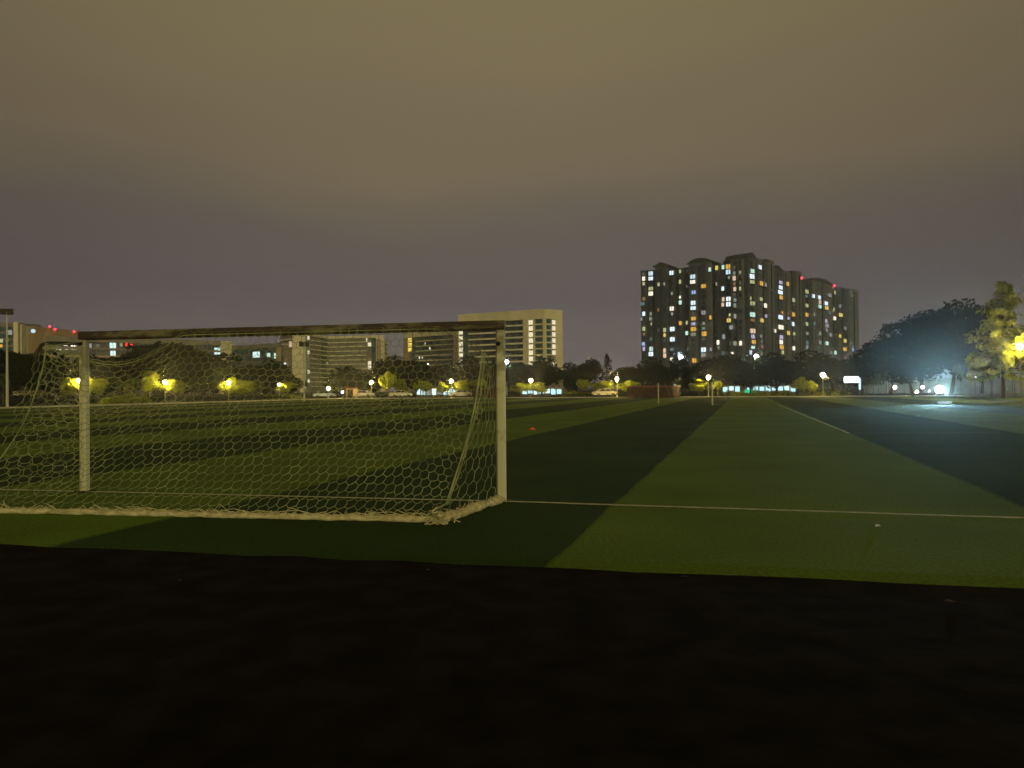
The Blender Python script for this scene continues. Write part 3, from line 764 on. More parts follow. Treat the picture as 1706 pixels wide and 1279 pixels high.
Z1 = [(212,255,'ww',5,7),(212,312,'yg',4,6),(288,245,'cw',8,7),(288,300,'w',8,6),(288,368,'yg',8,6),(288,425,'ww',8,7),(212,480,'br',5,6),(190,550,'t',3,6),(212,545,'t',3,6),(372,355,'yg',4,6),(432,357,'gr',3,5),(502,238,'w',7,7),
(600,225,'yg',3.5,6),(600,290,'yg',4,7),(672,345,'d',3,5),(722,270,'cw',4,7),(750,270,'cw',4,7),(735,333,'ww',9,6),(850,377,'o',8,6.5),(745,440,'b',7,6),(600,462,'ww',3,5),(602,515,'m',5,7),(740,555,'w',8,7),(740,615,'w',9,6),(213,655,'w',5,7),(288,650,'g',4,6),(285,705,'g',5,6),(500,583,'ww',7,7),(370,635,'br',3,6),
(190,715,'gr',2.5,6),(215,820,'yg',5,7),(742,685,'o',8,6),(742,742,'l',7,5),(742,797,'o',9,7),(742,857,'g',8,6),(603,745,'o',5,6.5),(672,740,'yg',4,6),(850,670,'gr',7,7),(935,665,'o',4,7),(850,790,'t',6,5),(857,845,'o',8,8),(848,905,'d',5,4),(372,810,'d',3,5),(435,810,'yg',5,7),(435,865,'y',4,6),(507,808,'w',8,8),(507,925,'w',8,8),(672,857,'m',5,6.5),(290,930,'t',3.5,5),(435,930,'d',3,5),(210,990,'b',5.5,6),(215,1050,'l',4,7),
(292,1045,'m',6.5,7.5),(290,1105,'w',8,7.5),(435,1040,'p',4.5,7.5),(437,1098,'p',5.5,7.5),(505,1040,'t',6,5),(507,1145,'ww',5,7),(850,1022,'w',8,9),(850,1088,'gr',8,6),(590,1112,'cw',4.5,7),(752,1138,'o',7,7.5),(930,190,'m',4.5,7),(990,188,'y',5,7.5),(1058,178,'m',4.5,7),(1127,175,'o',8,8.5),(1127,230,'cw',8,8),(1178,285,'p',5.5,8),(1180,345,'br',4,6),(1184,400,'p',5,7),
(1240,340,'d',3,6),(1240,392,'yg',3.5,6.5),(988,360,'g',3,6),(1056,415,'w',4.5,7),(1060,480,'p',4.5,7),(1055,540,'p',4.5,6.5),(1130,470,'w',8,7),(1130,530,'w',8,7.5),(1185,525,'g',5,6),(1185,585,'g',5,7),(1132,665,'yg',3.5,5),(1134,714,'y',7,7),(1187,708,'gr',4.5,8),(1137,823,'gr',6.5,7),(1005,955,'ww',4.5,8),(1065,895,'gr',5,8),(1187,948,'g',6.5,7),(1137,955,'d',3,6),(1245,940,'ww',4.5,7.5),(1012,1010,'g',3.5,5),(938,1020,'gr',3.5,6.5),(1142,1070,'ww',7,8.5),(1310,1068,'gr',4,7)]
Z2 = [(75,210,'m',6.5,7),(70,268,'w',8,9),(72,337,'yg',8,6),(155,138,'w',5,7),(155,210,'d',2.5,6),(170,325,'o',5.5,8),(215,332,'gr',3.5,6.5),(75,520,'yg',8,7.5),(75,572,'g',6,4),(75,640,'m',9,8),(75,703,'br',7,5),(168,510,'yg',5,6),(175,560,'d',3.5,4),(222,575,'ww',5,8),(78,825,'p',9,8.5),(78,885,'l',6,6.5),(87,943,'o',7,6.5),(80,1005,'m',6.5,5),(175,752,'y',5.5,6.5),(220,692,'l',3,6),
(165,884,'gr',3,5),(172,935,'t',3,5),(178,992,'rb',4.5,6),(30,1070,'w',4,8),(375,335,'l',6,5.5),(375,383,'w',6.5,6.5),(372,440,'w',8,6.5),(380,505,'o',6,7),(450,330,'o',4.5,7.5),(515,487,'yg',4.5,8),(515,550,'d',3.5,4),(394,660,'o',2.5,5),(522,658,'o',5,7),(455,665,'br',2.5,5),(375,718,'w',8,7.5),(378,778,'ww',9,7.5),(458,720,'l',3.5,5),(508,768,'w',4,7.5),(318,840,'ww',2.5,6),(432,770,'d',2.5,5),(382,885,'l',6,7),(380,938,'ww',6,7),(385,985,'o',7,7),(400,1040,'yg',4,7),
(458,880,'y',5,7.5),(522,880,'yg',4,5.5),(522,920,'d',3.5,4.5),(515,1035,'ww',4.5,8),(655,420,'yg',5.5,8),(650,470,'t',3.5,5),(655,578,'yg',5,6),(655,672,'o',5,8),(655,775,'yg',4,6.5),(658,885,'g',4.5,5),(658,975,'t',4,7),(658,1035,'gr',4,7),(727,470,'w',4,8),(735,670,'gr',2,7),(737,775,'t',3,6),(790,475,'w',4.5,9),(795,525,'p',4,6.5),(795,572,'m',5,6),(862,530,'w',5.5,9),(867,587,'y',6,8),(862,735,'l',3.5,7),(870,780,'gr',6,8),(867,835,'gr',3,5.5),(795,880,'g',4.5,6.5),(797,980,'gr',4,8),
(870,985,'m',5,9.5),(888,435,'gr',2,6),(908,452,'gr',3,6.5),(955,447,'yg',3,6.5),(900,645,'t',3,6.5),(943,610,'yg',2.5,9),(952,690,'ww',4.5,7.5),(1008,582,'gr',3,6.5),(1017,682,'y',6.5,7),(1072,820,'gr',4,5),(908,892,'gr',3.5,6.5),(1010,910,'y',4,6),(1077,955,'y',5,9.5),(1080,1050,'o',6,8.5),(1072,1103,'rb',4,5),(960,1055,'m',4,9),(912,1085,'gr',3.5,5),(1010,1018,'d',2.5,4.5),(1148,1052,'b',3,6),(1140,455,'gr',2.5,4)]
LIT = [(1040 + a / 6.395, 420 + b / 6.395, k, w, h) for a, b, k, w, h in Z1] + [(1240 + a / 6.395, 420 + b / 6.395, k, w, h) for a, b, k, w, h in Z2]
towers = []
for lo, hi, lab in groups:
    xm = bays[lo][0]; p = pxp(xm, depth_at(xm))
    T = Thing('apartment_tower', lab, 'building', (p[0], p[1], 0), 'grey apartment towers right of centre'); towers.append(T)
    T.o['group'] = 'apartment towers right of centre'
    for bi in range(lo, hi):
        x0, x1, sb, ty, mk, rf = bays[bi]
        F = Facade(pxp(x0, depth_at(x0) + 0), pxp(x1, depth_at(x1)))
        H_ = F.hit((x0 + x1) / 2, ty)[1]
        ins = min(.85, F.len * .12)
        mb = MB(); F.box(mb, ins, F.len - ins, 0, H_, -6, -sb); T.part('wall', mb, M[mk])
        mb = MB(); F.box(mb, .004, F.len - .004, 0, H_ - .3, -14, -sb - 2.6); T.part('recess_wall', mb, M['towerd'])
        if bi in (1, 4, 6, 10, 13, 15, 17):
            for k in range(2):
                q = F.len * (.22 if k == 0 else .78)
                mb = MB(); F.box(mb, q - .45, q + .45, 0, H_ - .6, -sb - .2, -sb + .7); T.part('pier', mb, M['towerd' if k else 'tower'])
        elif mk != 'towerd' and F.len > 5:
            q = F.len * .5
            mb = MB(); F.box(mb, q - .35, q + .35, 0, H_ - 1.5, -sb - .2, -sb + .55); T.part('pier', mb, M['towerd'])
        if rf == 'gable':
            mb = MB(); ps = [(-.4, H_), (F.len + .4, H_), (F.len + .4, H_ + .5), (F.len / 2, H_ + 2.6), (-.4, H_ + .5)]
            P = lambda a, z, d: F.p0 + F.e * a + F.n * d + zz * z
            vs = [P(a, z, -sb + .4) for a, z in ps] + [P(a, z, -13) for a, z in ps]
            mb.add(vs, [(0, 1, 2, 3, 4), (9, 8, 7, 6, 5)] + [(i, (i + 1) % 5, 5 + (i + 1) % 5, 5 + i) for i in range(5)]); T.part('roof', mb, M['roof'])
        elif rf == 'arch':
            rise = 2.4; n_ = 12
            ps = [(-.3, H_)] + [(F.len * (.0 + 1.0 * i / n_), H_ + .3 + rise * math.sin(math.pi * i / n_) ** .7) for i in range(n_ + 1)] + [(F.len + .3, H_)]
            P = lambda a, z, d: F.p0 + F.e * a + F.n * d + zz * z
            k_ = len(ps); vs = [P(a, z, -sb + .35) for a, z in ps] + [P(a, z, -13) for a, z in ps]
            mb = MB(); mb.add(vs, [tuple(range(k_)), tuple(range(2 * k_ - 1, k_ - 1, -1))] + [(i, (i + 1) % k_, k_ + (i + 1) % k_, k_ + i) for i in range(k_)]); T.part('roof', mb, M['roof'])
        else:
            mb = MB(); F.box(mb, .1, F.len - .1, H_, H_ + .5, -13, -sb - .3); T.part('parapet', mb, M['roof'])
        bayinfo.append((bi, x0, x1, F, sb, H_, T, set()))
for x, y, k, w, h in LIT:
    best = None
    for b in bayinfo:
        if b[1] - .6 <= x <= b[2] + .6 and bays[b[0]][4] != 'towerd': best = b
    if best is None: continue
    bi, x0, x1, F, sb, H_, T, used = best
    F2 = Facade(F.p0 - F.n * sb, F.p1 - F.n * sb)
    a, z = F2.hit(x, y)
    pxm = abs(F2.hit(x + .5, y)[0] - F2.hit(x - .5, y)[0]); pzm = abs(F2.hit(x, y - .5)[1] - F2.hit(x, y + .5)[1])
    row = round((H_ - z) / STOREY - .5); z = H_ - (row + .5) * STOREY - .1
    ww = max(1.0, w * pxm * .92); hh = min(2.5, max(1.4, h * pzm * .98))
    a = min(max(a, ww / 2 + .1), F2.len - ww / 2 - .1)
    mb = MB(); F2.box(mb, a - ww / 2, a + ww / 2, z - hh / 2, z + hh / 2, .74, .80)
    wdw = T.part('window', mb, E_[k])
    m2 = MB(); F2.box(m2, a - ww / 2 - .15, a + ww / 2 + .15, z - hh / 2 - .35, z - hh / 2 - .01, -.1, 1.0); T.part('sill', m2, M['towerd'], wdw)
    if ww > 2.2:
        m2 = MB(); q = rnd.choice((.5, .35, .62)); F2.box(m2, a - ww / 2 + ww * q - .1, a - ww / 2 + ww * q + .1, z - hh / 2, z + hh / 2, .803, .86); T.part('mullion', m2, M['towerd'], wdw)
    used.add((round(a / 2.2), row))
for bi, x0, x1, F, sb, H_, T, used in bayinfo:
    if bi not in wincols: continue
    F2 = Facade(F.p0 - F.n * sb, F.p1 - F.n * sb); mb = MB(); m2 = MB()
    for cx in wincols[bi]:
        a = min(max(F2.s(cx), 1.1), F2.len - 1.1)
        wide = bi in (1, 5, 9, 12, 3)
        for row in range(int(H_ / STOREY) - 1):
            if any((round(a / 2.2) + d, row) in used for d in (-1, 0, 1)): continue
            z = H_ - (row + .5) * STOREY - .1
            if rnd.random() < .13:
                m3 = MB(); F2.box(m3, a - .62, a + .62, z - .85, z + .85, .02, .12); T.part('window', m3, E_[rnd.choice(('d', 't', 'g', 'br', 'd', 'gr', 'yg'))]); continue
            F2.box(mb, a - (1.3 if wide else .75), a + (1.3 if wide else .75), z - .9, z + .9, .02, .12)
            F2.box(m2, a - (1.5 if wide else .95), a + (1.5 if wide else .95), z - 1.22, z - .95, -.02, .75)
    if mb.v:
        T.part('unlit_windows', mb, M['dglass'], kind='stuff'); T.part('window_ledges', m2, M['tower'], kind='stuff')
for x, y, T in ((1335.5, 463.0, towers[1]), (1390, 476, towers[2])):
    p = at(x, y, depth_at(x) - 3); mb = MB(); mb.tube([p - zz * 3, p], .15, 5); k = T.part('beacon_mast', mb, M['steel'])
    mb = MB(); mb.sphere(p, .75, 10, 6); T.part('beacon', mb, E_['red'], k)

# ------------------------------------------------------------------ low shops, shed, sign
def shop(x0, x1, Z, label, h=3.4, z0=.25, z1=1.62, mats=('shop',), skip=.18):
    F = Facade(pxp(x0, Z), pxp(x1, Z - (x1 - x0) * .03)); T = Thing('low_shop', label, 'building', (F.p0.x, F.p0.y, 0), 'low lit shops beyond the pitch')
    q = [F.p0, F.p1, F.p1 - F.n * 8, F.p0 - F.n * 8]; mb = MB(); mb.prism([(p.x, p.y) for p in q], 0, h); T.part('wall', mb, M['grey'])
    mb = MB(); F.box(mb, -.4, F.len + .4, h, h + .25, -8.3, .9); T.part('roof', mb, M['roof'])
    n_ = max(2, int(F.len / 1.15)); st = F.len / n_; r_ = random.Random(int(x0))
    for i in range(n_):
        if r_.random() < skip: continue
        mb = MB(); F.box(mb, i * st + .14, (i + 1) * st - .14, z0 + r_.uniform(0, .35), z1 + r_.uniform(-.25, .15), .02, .08); T.part('window', mb, E_[r_.choice(mats)])
    return T, F
shop(692, 763, 158, 'low shop with blue white windows behind trees, just left of the near right goal post', mats=('shop', 'shop', 'gr', 'cyan'))
shop(869, 936, 158, 'low shop with blue white windows just right of the near goal post', mats=('shop', 'shop', 'cyan'))
shop(1121, 1131, 155, 'narrow lit kiosk with pale blue windows beside the dark red shed', z1=2.2, skip=0)
T, F = shop(1203, 1326, 156, 'long low shop with a row of pale teal windows below the apartment towers', z0=.5, z1=1.75, mats=('shop', 'shop', 'shop', 'cyan'), skip=.14)
for x0, x1 in ((1240, 1252), (1257, 1261)):
    a, b = F.s(x0), F.s(x1); mb = MB(); F.box(mb, a, b, .25, 1.0, .12, .2); T.part('green_panel', mb, E_['green'])

# dark red shed behind the far goal
FS = Facade(pxp(1044, 118), pxp(1121, 114)); TS = Thing('red_shed', 'low dark red shed with a brighter red roof edge behind the small far goal', 'shed', (FS.p0.x, FS.p0.y, 0))
mb = MB()
nS = 12
for i in range(nS):
    st = FS.len / nS; d = .0 if i % 2 else .05
    mb = MB(); FS.box(mb, i * st + .015, (i + 1) * st - .015, 0, 1.62, -3, d); TS.part('wall_panel', mb, M['redm'])
mb = MB(); FS.box(mb, -.15, FS.len + .15, 1.62, 1.86, -3.1, .25); TS.part('roof_edge', mb, M['redl'])
FS2 = Facade(pxp(786, 128), pxp(826, 126)); TS2 = Thing('red_shed', 'dark red shed half hidden by the side net of the near goal', 'shed', (FS2.p0.x, FS2.p0.y, 0))
for i in range(6):
    st = FS2.len / 6; mb = MB(); FS2.box(mb, i * st + .015, (i + 1) * st - .015, 0, 1.9, -3, .05 * (i % 2)); TS2.part('wall_panel', mb, M['redm'])
mb = MB(); FS2.box(mb, -.15, FS2.len + .15, 1.9, 2.1, -3.1, .2); TS2.part('roof_edge', mb, M['redm'])
FK = Facade(pxp(576, 140), pxp(592, 140)); TK = Thing('guard_booth', 'small booth with a pinkish roof edge beyond the pitch under the angled office block', 'booth', (FK.p0.x, FK.p0.y, 0))
mb = MB(); FK.box(mb, 0, FK.len, 0, 1.9, -2, 0); TK.part('wall', mb, M['pink'])
mb = MB(); FK.box(mb, .35, FK.len - .5, .05, 1.6, .004, .05); TK.part('door', mb, M['black'])
mb = MB(); FK.box(mb, -.15, FK.len + .15, 1.9, 2.1, -2.1, .25); TK.part('roof', mb, M['redl'])

# bright white sign with its lit pillar
FN = Facade(pxp(1406, 116), pxp(1434, 116)); TN = Thing('lit_sign', 'glaring white lit sign board with a lit pillar, left of the big dark trees', 'sign', (FN.p0.x, FN.p0.y, 0))
mb = MB(); FN.box(mb, FN.s(1407), FN.s(1430), FN.hit(1418, 637)[1], FN.hit(1418, 627.5)[1], -.2, 0); TN.part('sign_board', mb, E_['sign'])
mb = MB(); FN.box(mb, FN.s(1431), FN.s(1433.6), FN.hit(1432, 649)[1], FN.hit(1432, 629)[1], -.15, .05); TN.part('lit_pillar', mb, E_['cw'])
mb = MB(); FN.box(mb, FN.s(1407.5), FN.s(1409), 0, FN.hit(1418, 637)[1], -.15, -.05); FN.box(mb, FN.s(1431), FN.s(1433), 0, FN.hit(1432, 649)[1], -.12, .0); TN.part('sign_leg', mb, M['steel'])

# ------------------------------------------------------------------ lamps
def make_globe_lamp(H=3.1):
    T = Thing('globe_lamp', '', 'lamp', (0, 0, 0), 'globe lamps round the pitch')
    mb = MB(); mb.lathe((0, 0, 0), [(.16, 0), (.16, .12), (.07, .2), (.055, 1.2), (.045, H - .26), (.09, H - .24), (.09, H - .2)], 10); T.part('pole', mb, M['pole'])
    mb = MB(); mb.sphere((0, 0, H), .25, 14, 8); T.part('globe', mb, E_['globe'], smooth=True)
    mb = MB(); mb.lathe((0, 0, H + .235), [(.07, 0), (.05, .05), (.01, .07)], 8); T.part('finial', mb, M['steel'])
    return T.o
lampspec = [  # px, lamp y, Z, label
    (132, 633.5, 92, 'globe lamp hidden close behind the left goal post, between two lit trees'),
    (275, 636.5, 106, 'globe lamp against a lit tree, first one right of the left goal post'),
    (381, 637, 118, 'globe lamp inside a lit tree, second one right of the left goal post'),
    (465, 639.5, 136, 'globe lamp lighting the small round tree at the left of the angled office block'),
    (547, 647, 150, 'low dim orange globe lamp in front of the angled office block'),
    (619, 636.5, 138, 'bright globe lamp just left of the brightest yellow green tree'),
    (752, 634.5, 135, 'globe lamp between two lit trees, left of the near right goal post'),
    (884, 634, 138, 'globe lamp above the blue white shop, right of the near goal post'),
    (1028, 631, 130, 'globe lamp beside the cream car, left of the dark red shed'),
    (1180, 628.5, 121, 'globe lamp with yellow leaves round it, below the widest apartment tower'),
    (1371, 624.5, 111, 'tall pale globe lamp left of the glaring white sign')]
proto = make_globe_lamp()
LAMPS = []
for i, (x, y, Z, lab) in enumerate(lampspec):
    o = proto if i == 0 else copy_tree(proto)
    p = at(x, y, Z); o.location = (p.x, p.y, 0); k = p.z / 3.1; o.scale = (1, 1, k); o['label'] = lab
    for ch in o.children:
        if ch.name.startswith('globe'): ch.scale = (1, 1, 1 / k); ch.location = (0, 0, 3.1 - 3.1 / k)
    LAMPS.append(p)
def make_street_lamp():
    T = Thing('street_lamp', '', 'street lamp', (0, 0, 0), 'tall white street lamps')
    mb = MB(); mb.tube([(0, 0, 0), (0, 0, 3), (0, 0, 6.0)], [.10, .08, .06], 8); T.part('pole', mb, M['pole'])
    mb = MB(); mb.tube([(0, 0, 5.95), (0, -.35, 6.05), (0, -.7, 6.05)], .04, 6); T.part('arm', mb, M['pole'])
    mb = MB(); mb.sphere((0, -.8, 6.0), .30, 12, 8, .75); T.part('lamp_head', mb, E_['flood'], smooth=True)
    return T.o
proto2 = make_street_lamp()
for i, (x, y, Z, lab) in enumerate([(711, 608, 165, 'white street lamp glaring in front of the amber windowed office block'), (844, 602.5, 160, 'white street lamp just right of the near goal post'),
                                    (1260, 593, 150, 'brightest tall white street lamp, in front of the apartment towers'), (1134, 594.5, 172, 'white street lamp at the foot of the widest apartment tower, left part')]):
    o = proto2 if i == 0 else copy_tree(proto2); p = at(x, y, Z); k = p.z / 6.0; o.location = (p.x, p.y + .8 * k, 0); o['label'] = lab; o.scale = (k, k, k)

def floodmast(px, ytop, ybase, label, Zm=None, hw=.55):
    b = ground(px, ybase) if Zm is None else at0(px, Zm)
    H_ = at(px, ytop, b.y).z
    T = Thing('floodlight_mast', label, 'floodlight', b)
    mb = MB(); mb.tube([b, b + zz * H_ * .5, b + zz * H_], [.13, .10, .07], 8); T.part('pole', mb, M['pole'])
    mb = MB(); c = b + zz * H_; f = Vector((.35, -.9, -.25)).normalized(); r_ = Vector((f.y, -f.x, 0)).normalized(); u_ = r_.cross(f)
    for k in (-1, 1):
        q = c + r_ * k * hw * .52
        mb.hexa([q + r_ * a * hw * .46 + u_ * e * hw * .5 + f * d for d in (-.15, .2) for a, e in ((-1, -1), (1, -1), (1, 1), (-1, 1))])
    T.part('lamp_head', mb, M['rust'])
    mb = MB(); mb.tube([c - r_ * hw, c + r_ * hw], .05, 6); T.part('cross_arm', mb, M['steel'])
    return T
floodmast(12, 519, 680, 'tall unlit floodlight mast at the far left edge of the pitch')
floodmast(507, 573, 668, 'unlit floodlight mast standing in front of the angled office block', hw=.7)

floodmast(1478, 543, 660, 'thin unlit floodlight mast with a dark head above the slope of big dark trees', Zm=128, hw=.85)
# the blinding portable light on the right
sp = at(1565, 651, 62); sg = Vector((sp.x, sp.y, 0))
TL = Thing('portable_floodlight', 'blinding white portable floodlight on a low stand at the far right of the pitch', 'floodlight', sg)
to = (Vector((0, 0, 1.6)) - sp).normalized(); to = (to + zz * .24).normalized(); rr = Vector((-to.y, to.x, 0)).normalized(); up_ = rr.cross(to)
if up_.z < 0: up_ = -up_
mb = MB(); vs = []
for d in (0, -.04):
    for k in range(20): an = 2 * math.pi * k / 20; vs.append(sp + (rr * math.cos(an) + up_ * math.sin(an)) * .24 + to * d)
mb.add(vs, [tuple(range(20)), tuple(range(39, 19, -1))] + [(k, (k + 1) % 20, 20 + (k + 1) % 20, 20 + k) for k in range(20)]); TL.part('lamp_face', mb, E_['spot'])
mb = MB(); vs = []
for d, r_ in ((.62, .29), (.0, .26), (-.05, .25), (-.16, .23), (-.26, .11)):
    for k in range(20): an = 2 * math.pi * k / 20; vs.append(sp + (rr * math.cos(an) + up_ * math.sin(an)) * r_ + to * d)
mb.add(vs, [tuple(range(99, 79, -1))] + [(j * 20 + k, j * 20 + (k + 1) % 20, j * 20 + 20 + (k + 1) % 20, j * 20 + 20 + k) for j in range(4) for k in range(20)]); TL.part('lamp_housing', mb, M['black'])
for k in range(3):
    an = 2 * math.pi * k / 3 + .3; mb = MB(); mb.tube([sp - to * .2 - zz * .28, sg + Vector((math.cos(an) * .45, math.sin(an) * .45 + .2, .02))], .025, 6); TL.part('leg', mb, M['steel'])
mb = MB(); c = sg + Vector((0, -.75, 0)); mb.box(c.x - .5, c.x + .5, c.y - .14, c.y + .14, .02, .22); o = link('battery_case', mb.mesh('battery_case'), M['silver']); tag(o, 'low silver battery case on the turf in front of the blinding light', 'case')

# small distant lights on the right: low bollard lights
def small_lamp(px, py, Z, r, lab, em='small'):
    p = at(px, py, Z); T = Thing('path_light', lab, 'lamp', (p.x, p.y, 0), 'small path lights under the big dark trees')
    mb = MB(); mb.tube([(p.x, p.y, 0), (p.x, p.y, p.z - r * .8)], .06, 6); T.part('pole', mb, M['steel'])
    mb = MB(); mb.sphere(p, r * .72, 10, 6); T.part('lamp_head', mb, E_[em], smooth=True)
small_lamp(1491, 645, 122, .36, 'round white path light, the leftmost bright one under the big dark trees')
small_lamp(1537, 644.5, 118, .30, 'warm white path light just left of the blinding floodlight')
small_lamp(1527.5, 652.5, 112, .16, 'tiny orange path light left of the blinding floodlight', 'globe')
small_lamp(1548, 651, 112, .14, 'tiny white path light touching the glare of the floodlight')
small_lamp(1624.5, 628.5, 105, .16, 'white lamp on a thin pole right of the blinding floodlight')
small_lamp(1686.5, 610, 88, .15, 'white lamp on a dark pole beside the tall lit conifer')
small_lamp(1504, 597.5, 135, .16, 'faint white lamp high among the big dark trees')
small_lamp(570.5, 653, 140, .30, 'small white light beside the booth under the angled office block')
small_lamp(508.5, 645.5, 116, .17, 'pinkish small lamp on the floodlight mast in front of the angled office block', 'p')
small_lamp(1678.5, 648, 100, .16, 'green light at the foot of the tall lit conifer', 'green')

# ------------------------------------------------------------------ cars
def make_car(paint):
    T = Thing('parked_car', '', 'car', (0, 0, 0), 'cars parked beyond the pitch')
    prof = [(-2.1, .35), (-2.12, .75), (-1.95, .92), (-1.35, 1.0), (-.75, 1.42), (.55, 1.46), (1.3, 1.02), (2.0, .90), (2.12, .65), (2.1, .35)]
    mb = MB(); n_ = len(prof); vs = []
    for y, k in ((-.82, .0), (-.86, 1), (.86, 1), (.82, 0)):
        for x, z in prof:
            zz_ = z; yy = y * (.82 if z > 1.1 else 1)
            vs.append((x * (.985 if k == 0 else 1), yy, zz_))
    fs = [tuple(range(n_)), tuple(range(4 * n_ - 1, 3 * n_ - 1, -1))] + [(j * n_ + i, j * n_ + (i + 1) % n_, (j + 1) * n_ + (i + 1) % n_, (j + 1) * n_ + i) for j in range(3) for i in range(n_)]
    mb.add(vs, fs); T.part('body', mb, paint)
    for s in (-1, 1):
        mb = MB(); y = s * .80
        for a in ([(-1.15, 1.02), (-.05, 1.02), (-.05, 1.38), (-.72, 1.38)], [(.03, 1.02), (1.1, 1.02), (.55, 1.38), (.03, 1.38)]):
            m_ = len(a); mb.add([(x, s * (.868 if z < 1.1 else .72), z) for x, z in a] + [(x, s * .6, z) for x, z in a], [tuple(range(m_)), tuple(range(2 * m_ - 1, m_ - 1, -1))] + [(i, (i + 1) % m_, m_ + (i + 1) % m_, m_ + i) for i in range(m_)])
        T.part('side_window', mb, M['cglass'])
        for x in (-1.3, 1.3):
            mb = MB(); mb.lathe((0, 0, 0), [(.2, -.1), (.32, -.09), (.32, .09), (.2, .1)], 14)
            mb.v = [(x + v[0], s * .80 + v[2], .32 + v[1]) for v in mb.v]
            w = T.part('wheel', mb, M['black'])
            m2 = MB(); m2.lathe((0, 0, 0), [(.18, -.12), (.18, .12)], 10); m2.v = [(x + v[0], s * .80 + v[2], .32 + v[1]) for v in m2.v]; T.part('rim', m2, M['steel'], w)
    for s in (-1, 1):
        mb = MB(); mb.box(2.06, 2.14, s * .62 - .16, s * .62 + .16, .62, .76); T.part('headlight', mb, M['white'])
    return T.o
carA = make_car(M['cream']); carB = make_car(M['silver'])
for i, (src, x, Z, rz, lab) in enumerate([(carA, 1007, 131, .15, 'cream parked car beside the globe lamp left of the dark red shed'), (None, 768, 134, 3.3, 'cream parked car below the globe lamp left of the near right goal post'),
                                          (None, 668, 140, .2, 'cream parked car just right of the brightest yellow green tree'), (carB, 540, 142, .3, 'silver parked car beside the low orange globe lamp'),
                                          (None, 605, 145, 2.9, 'silver parked car between the booth and the bright globe lamp')]):
    o = src if src is not None else copy_tree(carA if i < 3 else carB)
    p = at0(x, Z); o.location = p; o.rotation_euler = (0, 0, rz); o['label'] = lab

# ------------------------------------------------------------------ trees
def leaf(mb, c, s, r_):
    a = Vector((r_.gauss(0, 1), r_.gauss(0, 1), r_.gauss(0, 1))).normalized(); b = a.cross(Vector((r_.gauss(0, 1), r_.gauss(0, 1), r_.gauss(0, 1)))).normalized()
    k = s * r_.uniform(.6, 1.3); w = k * r_.uniform(.5, .8)
    mb.add([c - a * k, c + b * w, c + a * k, c - b * w], [(0, 1, 2, 3)])
def broad(seed, n_leaf, leafs, m_leaf, m_bark, trunk=.26, clumps=16, cx=.5, group='dark trees beyond the pitch', nm='broad_tree', flat=.8):
    """a tree of height 1 and crown width 1"""
    r_ = random.Random(seed); T = Thing(nm, '', 'tree', (0, 0, 0), group)
    mb = MB(); cs = []
    mid = trunk + (1 - trunk) * .5
    for i in range(clumps):
        for _ in range(50):
            v = Vector((r_.uniform(-1, 1), r_.uniform(-1, 1), r_.uniform(-1, 1)))
            if v.length < 1: break
        wz = 1 - .35 * max(0, v.z)
        c = Vector((v.x * .34 * wz, v.y * .34 * wz, mid + v.z * (1 - trunk) * .36)); cs.append((c, r_.uniform(.13, .21)))
    cs.append((Vector((0, 0, mid)), .26))
    for i in range(n_leaf):
        c, q = r_.choice(cs)
        d = Vector((r_.gauss(0, 1), r_.gauss(0, 1), r_.gauss(0, 1))).normalized() * q * r_.uniform(.55, 1.08) ** .7
        d.z *= flat
        p = c + d; p.z = min(p.z, 1.0)
        leaf(mb, p, leafs, r_)
    tb = MB(); lean = Vector((r_.uniform(-.03, .03), r_.uniform(-.03, .03), 0))
    tb.tube([(0, 0, 0), lean * .5 + zz * trunk * .6, lean + zz * trunk * 1.1, lean * 1.3 + zz * mid], [.030, .022, .019, .008], 7)
    for c, q in cs[:8]:
        tb.tube([lean + zz * trunk * r_.uniform(.8, 1.2), lerp(lean + zz * trunk, c, .5) + zz * .03, c], [.012, .008, .003], 5)
    zs_ = sorted(v[2] for v in mb.v); zt_ = zs_[int(len(zs_) * .995)]; zb_ = zs_[0]
    rs_ = sorted(math.hypot(v[0], v[1]) for v in mb.v); k_ = .5 / rs_[int(len(rs_) * .97)]
    mb.v = [(v[0] * k_, v[1] * k_, zb_ + (v[2] - zb_) * (1 - zb_) / (zt_ - zb_)) for v in mb.v]
    T.part('trunk', tb, m_bark); T.part('crown', mb, m_leaf)
    return T.o
def conifer(seed, n_tier, m_leaf, m_bark, per=26, leafs=.02, group='lit conifers', trunk=.2, droop=.12):
    r_ = random.Random(seed); T = Thing('conifer_tree', '', 'tree', (0, 0, 0), group)
    mb = MB(); tb = MB(); tb.tube([(0, 0, 0), (.005, 0, .3), (0, .005, .7), (0, 0, .99)], [.022, .017, .009, .002], 7)
    for i in range(n_tier):
        t = i / (n_tier - 1); z = trunk + (1 - trunk) * (t ** .9) * .98; R_ = .5 * (1 - t) ** .75 * r_.uniform(.65, 1.05) + .05
        for k in range(r_.randint(4, 6)):
            an = r_.uniform(0, 2 * math.pi); ln = R_ * r_.uniform(.6, 1.0); d = Vector((math.cos(an), math.sin(an), 0))
            e = d * ln + zz * (z - droop * ln * r_.uniform(.3, 1.6)); tb.tube([zz * z, lerp(zz * z, e, .5) + zz * .01, e], [.006, .004, .001], 4, False)
            for _ in range(per):
                s = r_.random() ** .7; p = lerp(zz * z, e, s) + Vector((r_.gauss(0, .018), r_.gauss(0, .018), r_.gauss(-.008, .014)))
                leaf(mb, p, leafs * r_.uniform(.6, 1.1), r_)
    T.part('trunk', tb, m_bark); T.part('crown', mb, m_leaf); return T.o

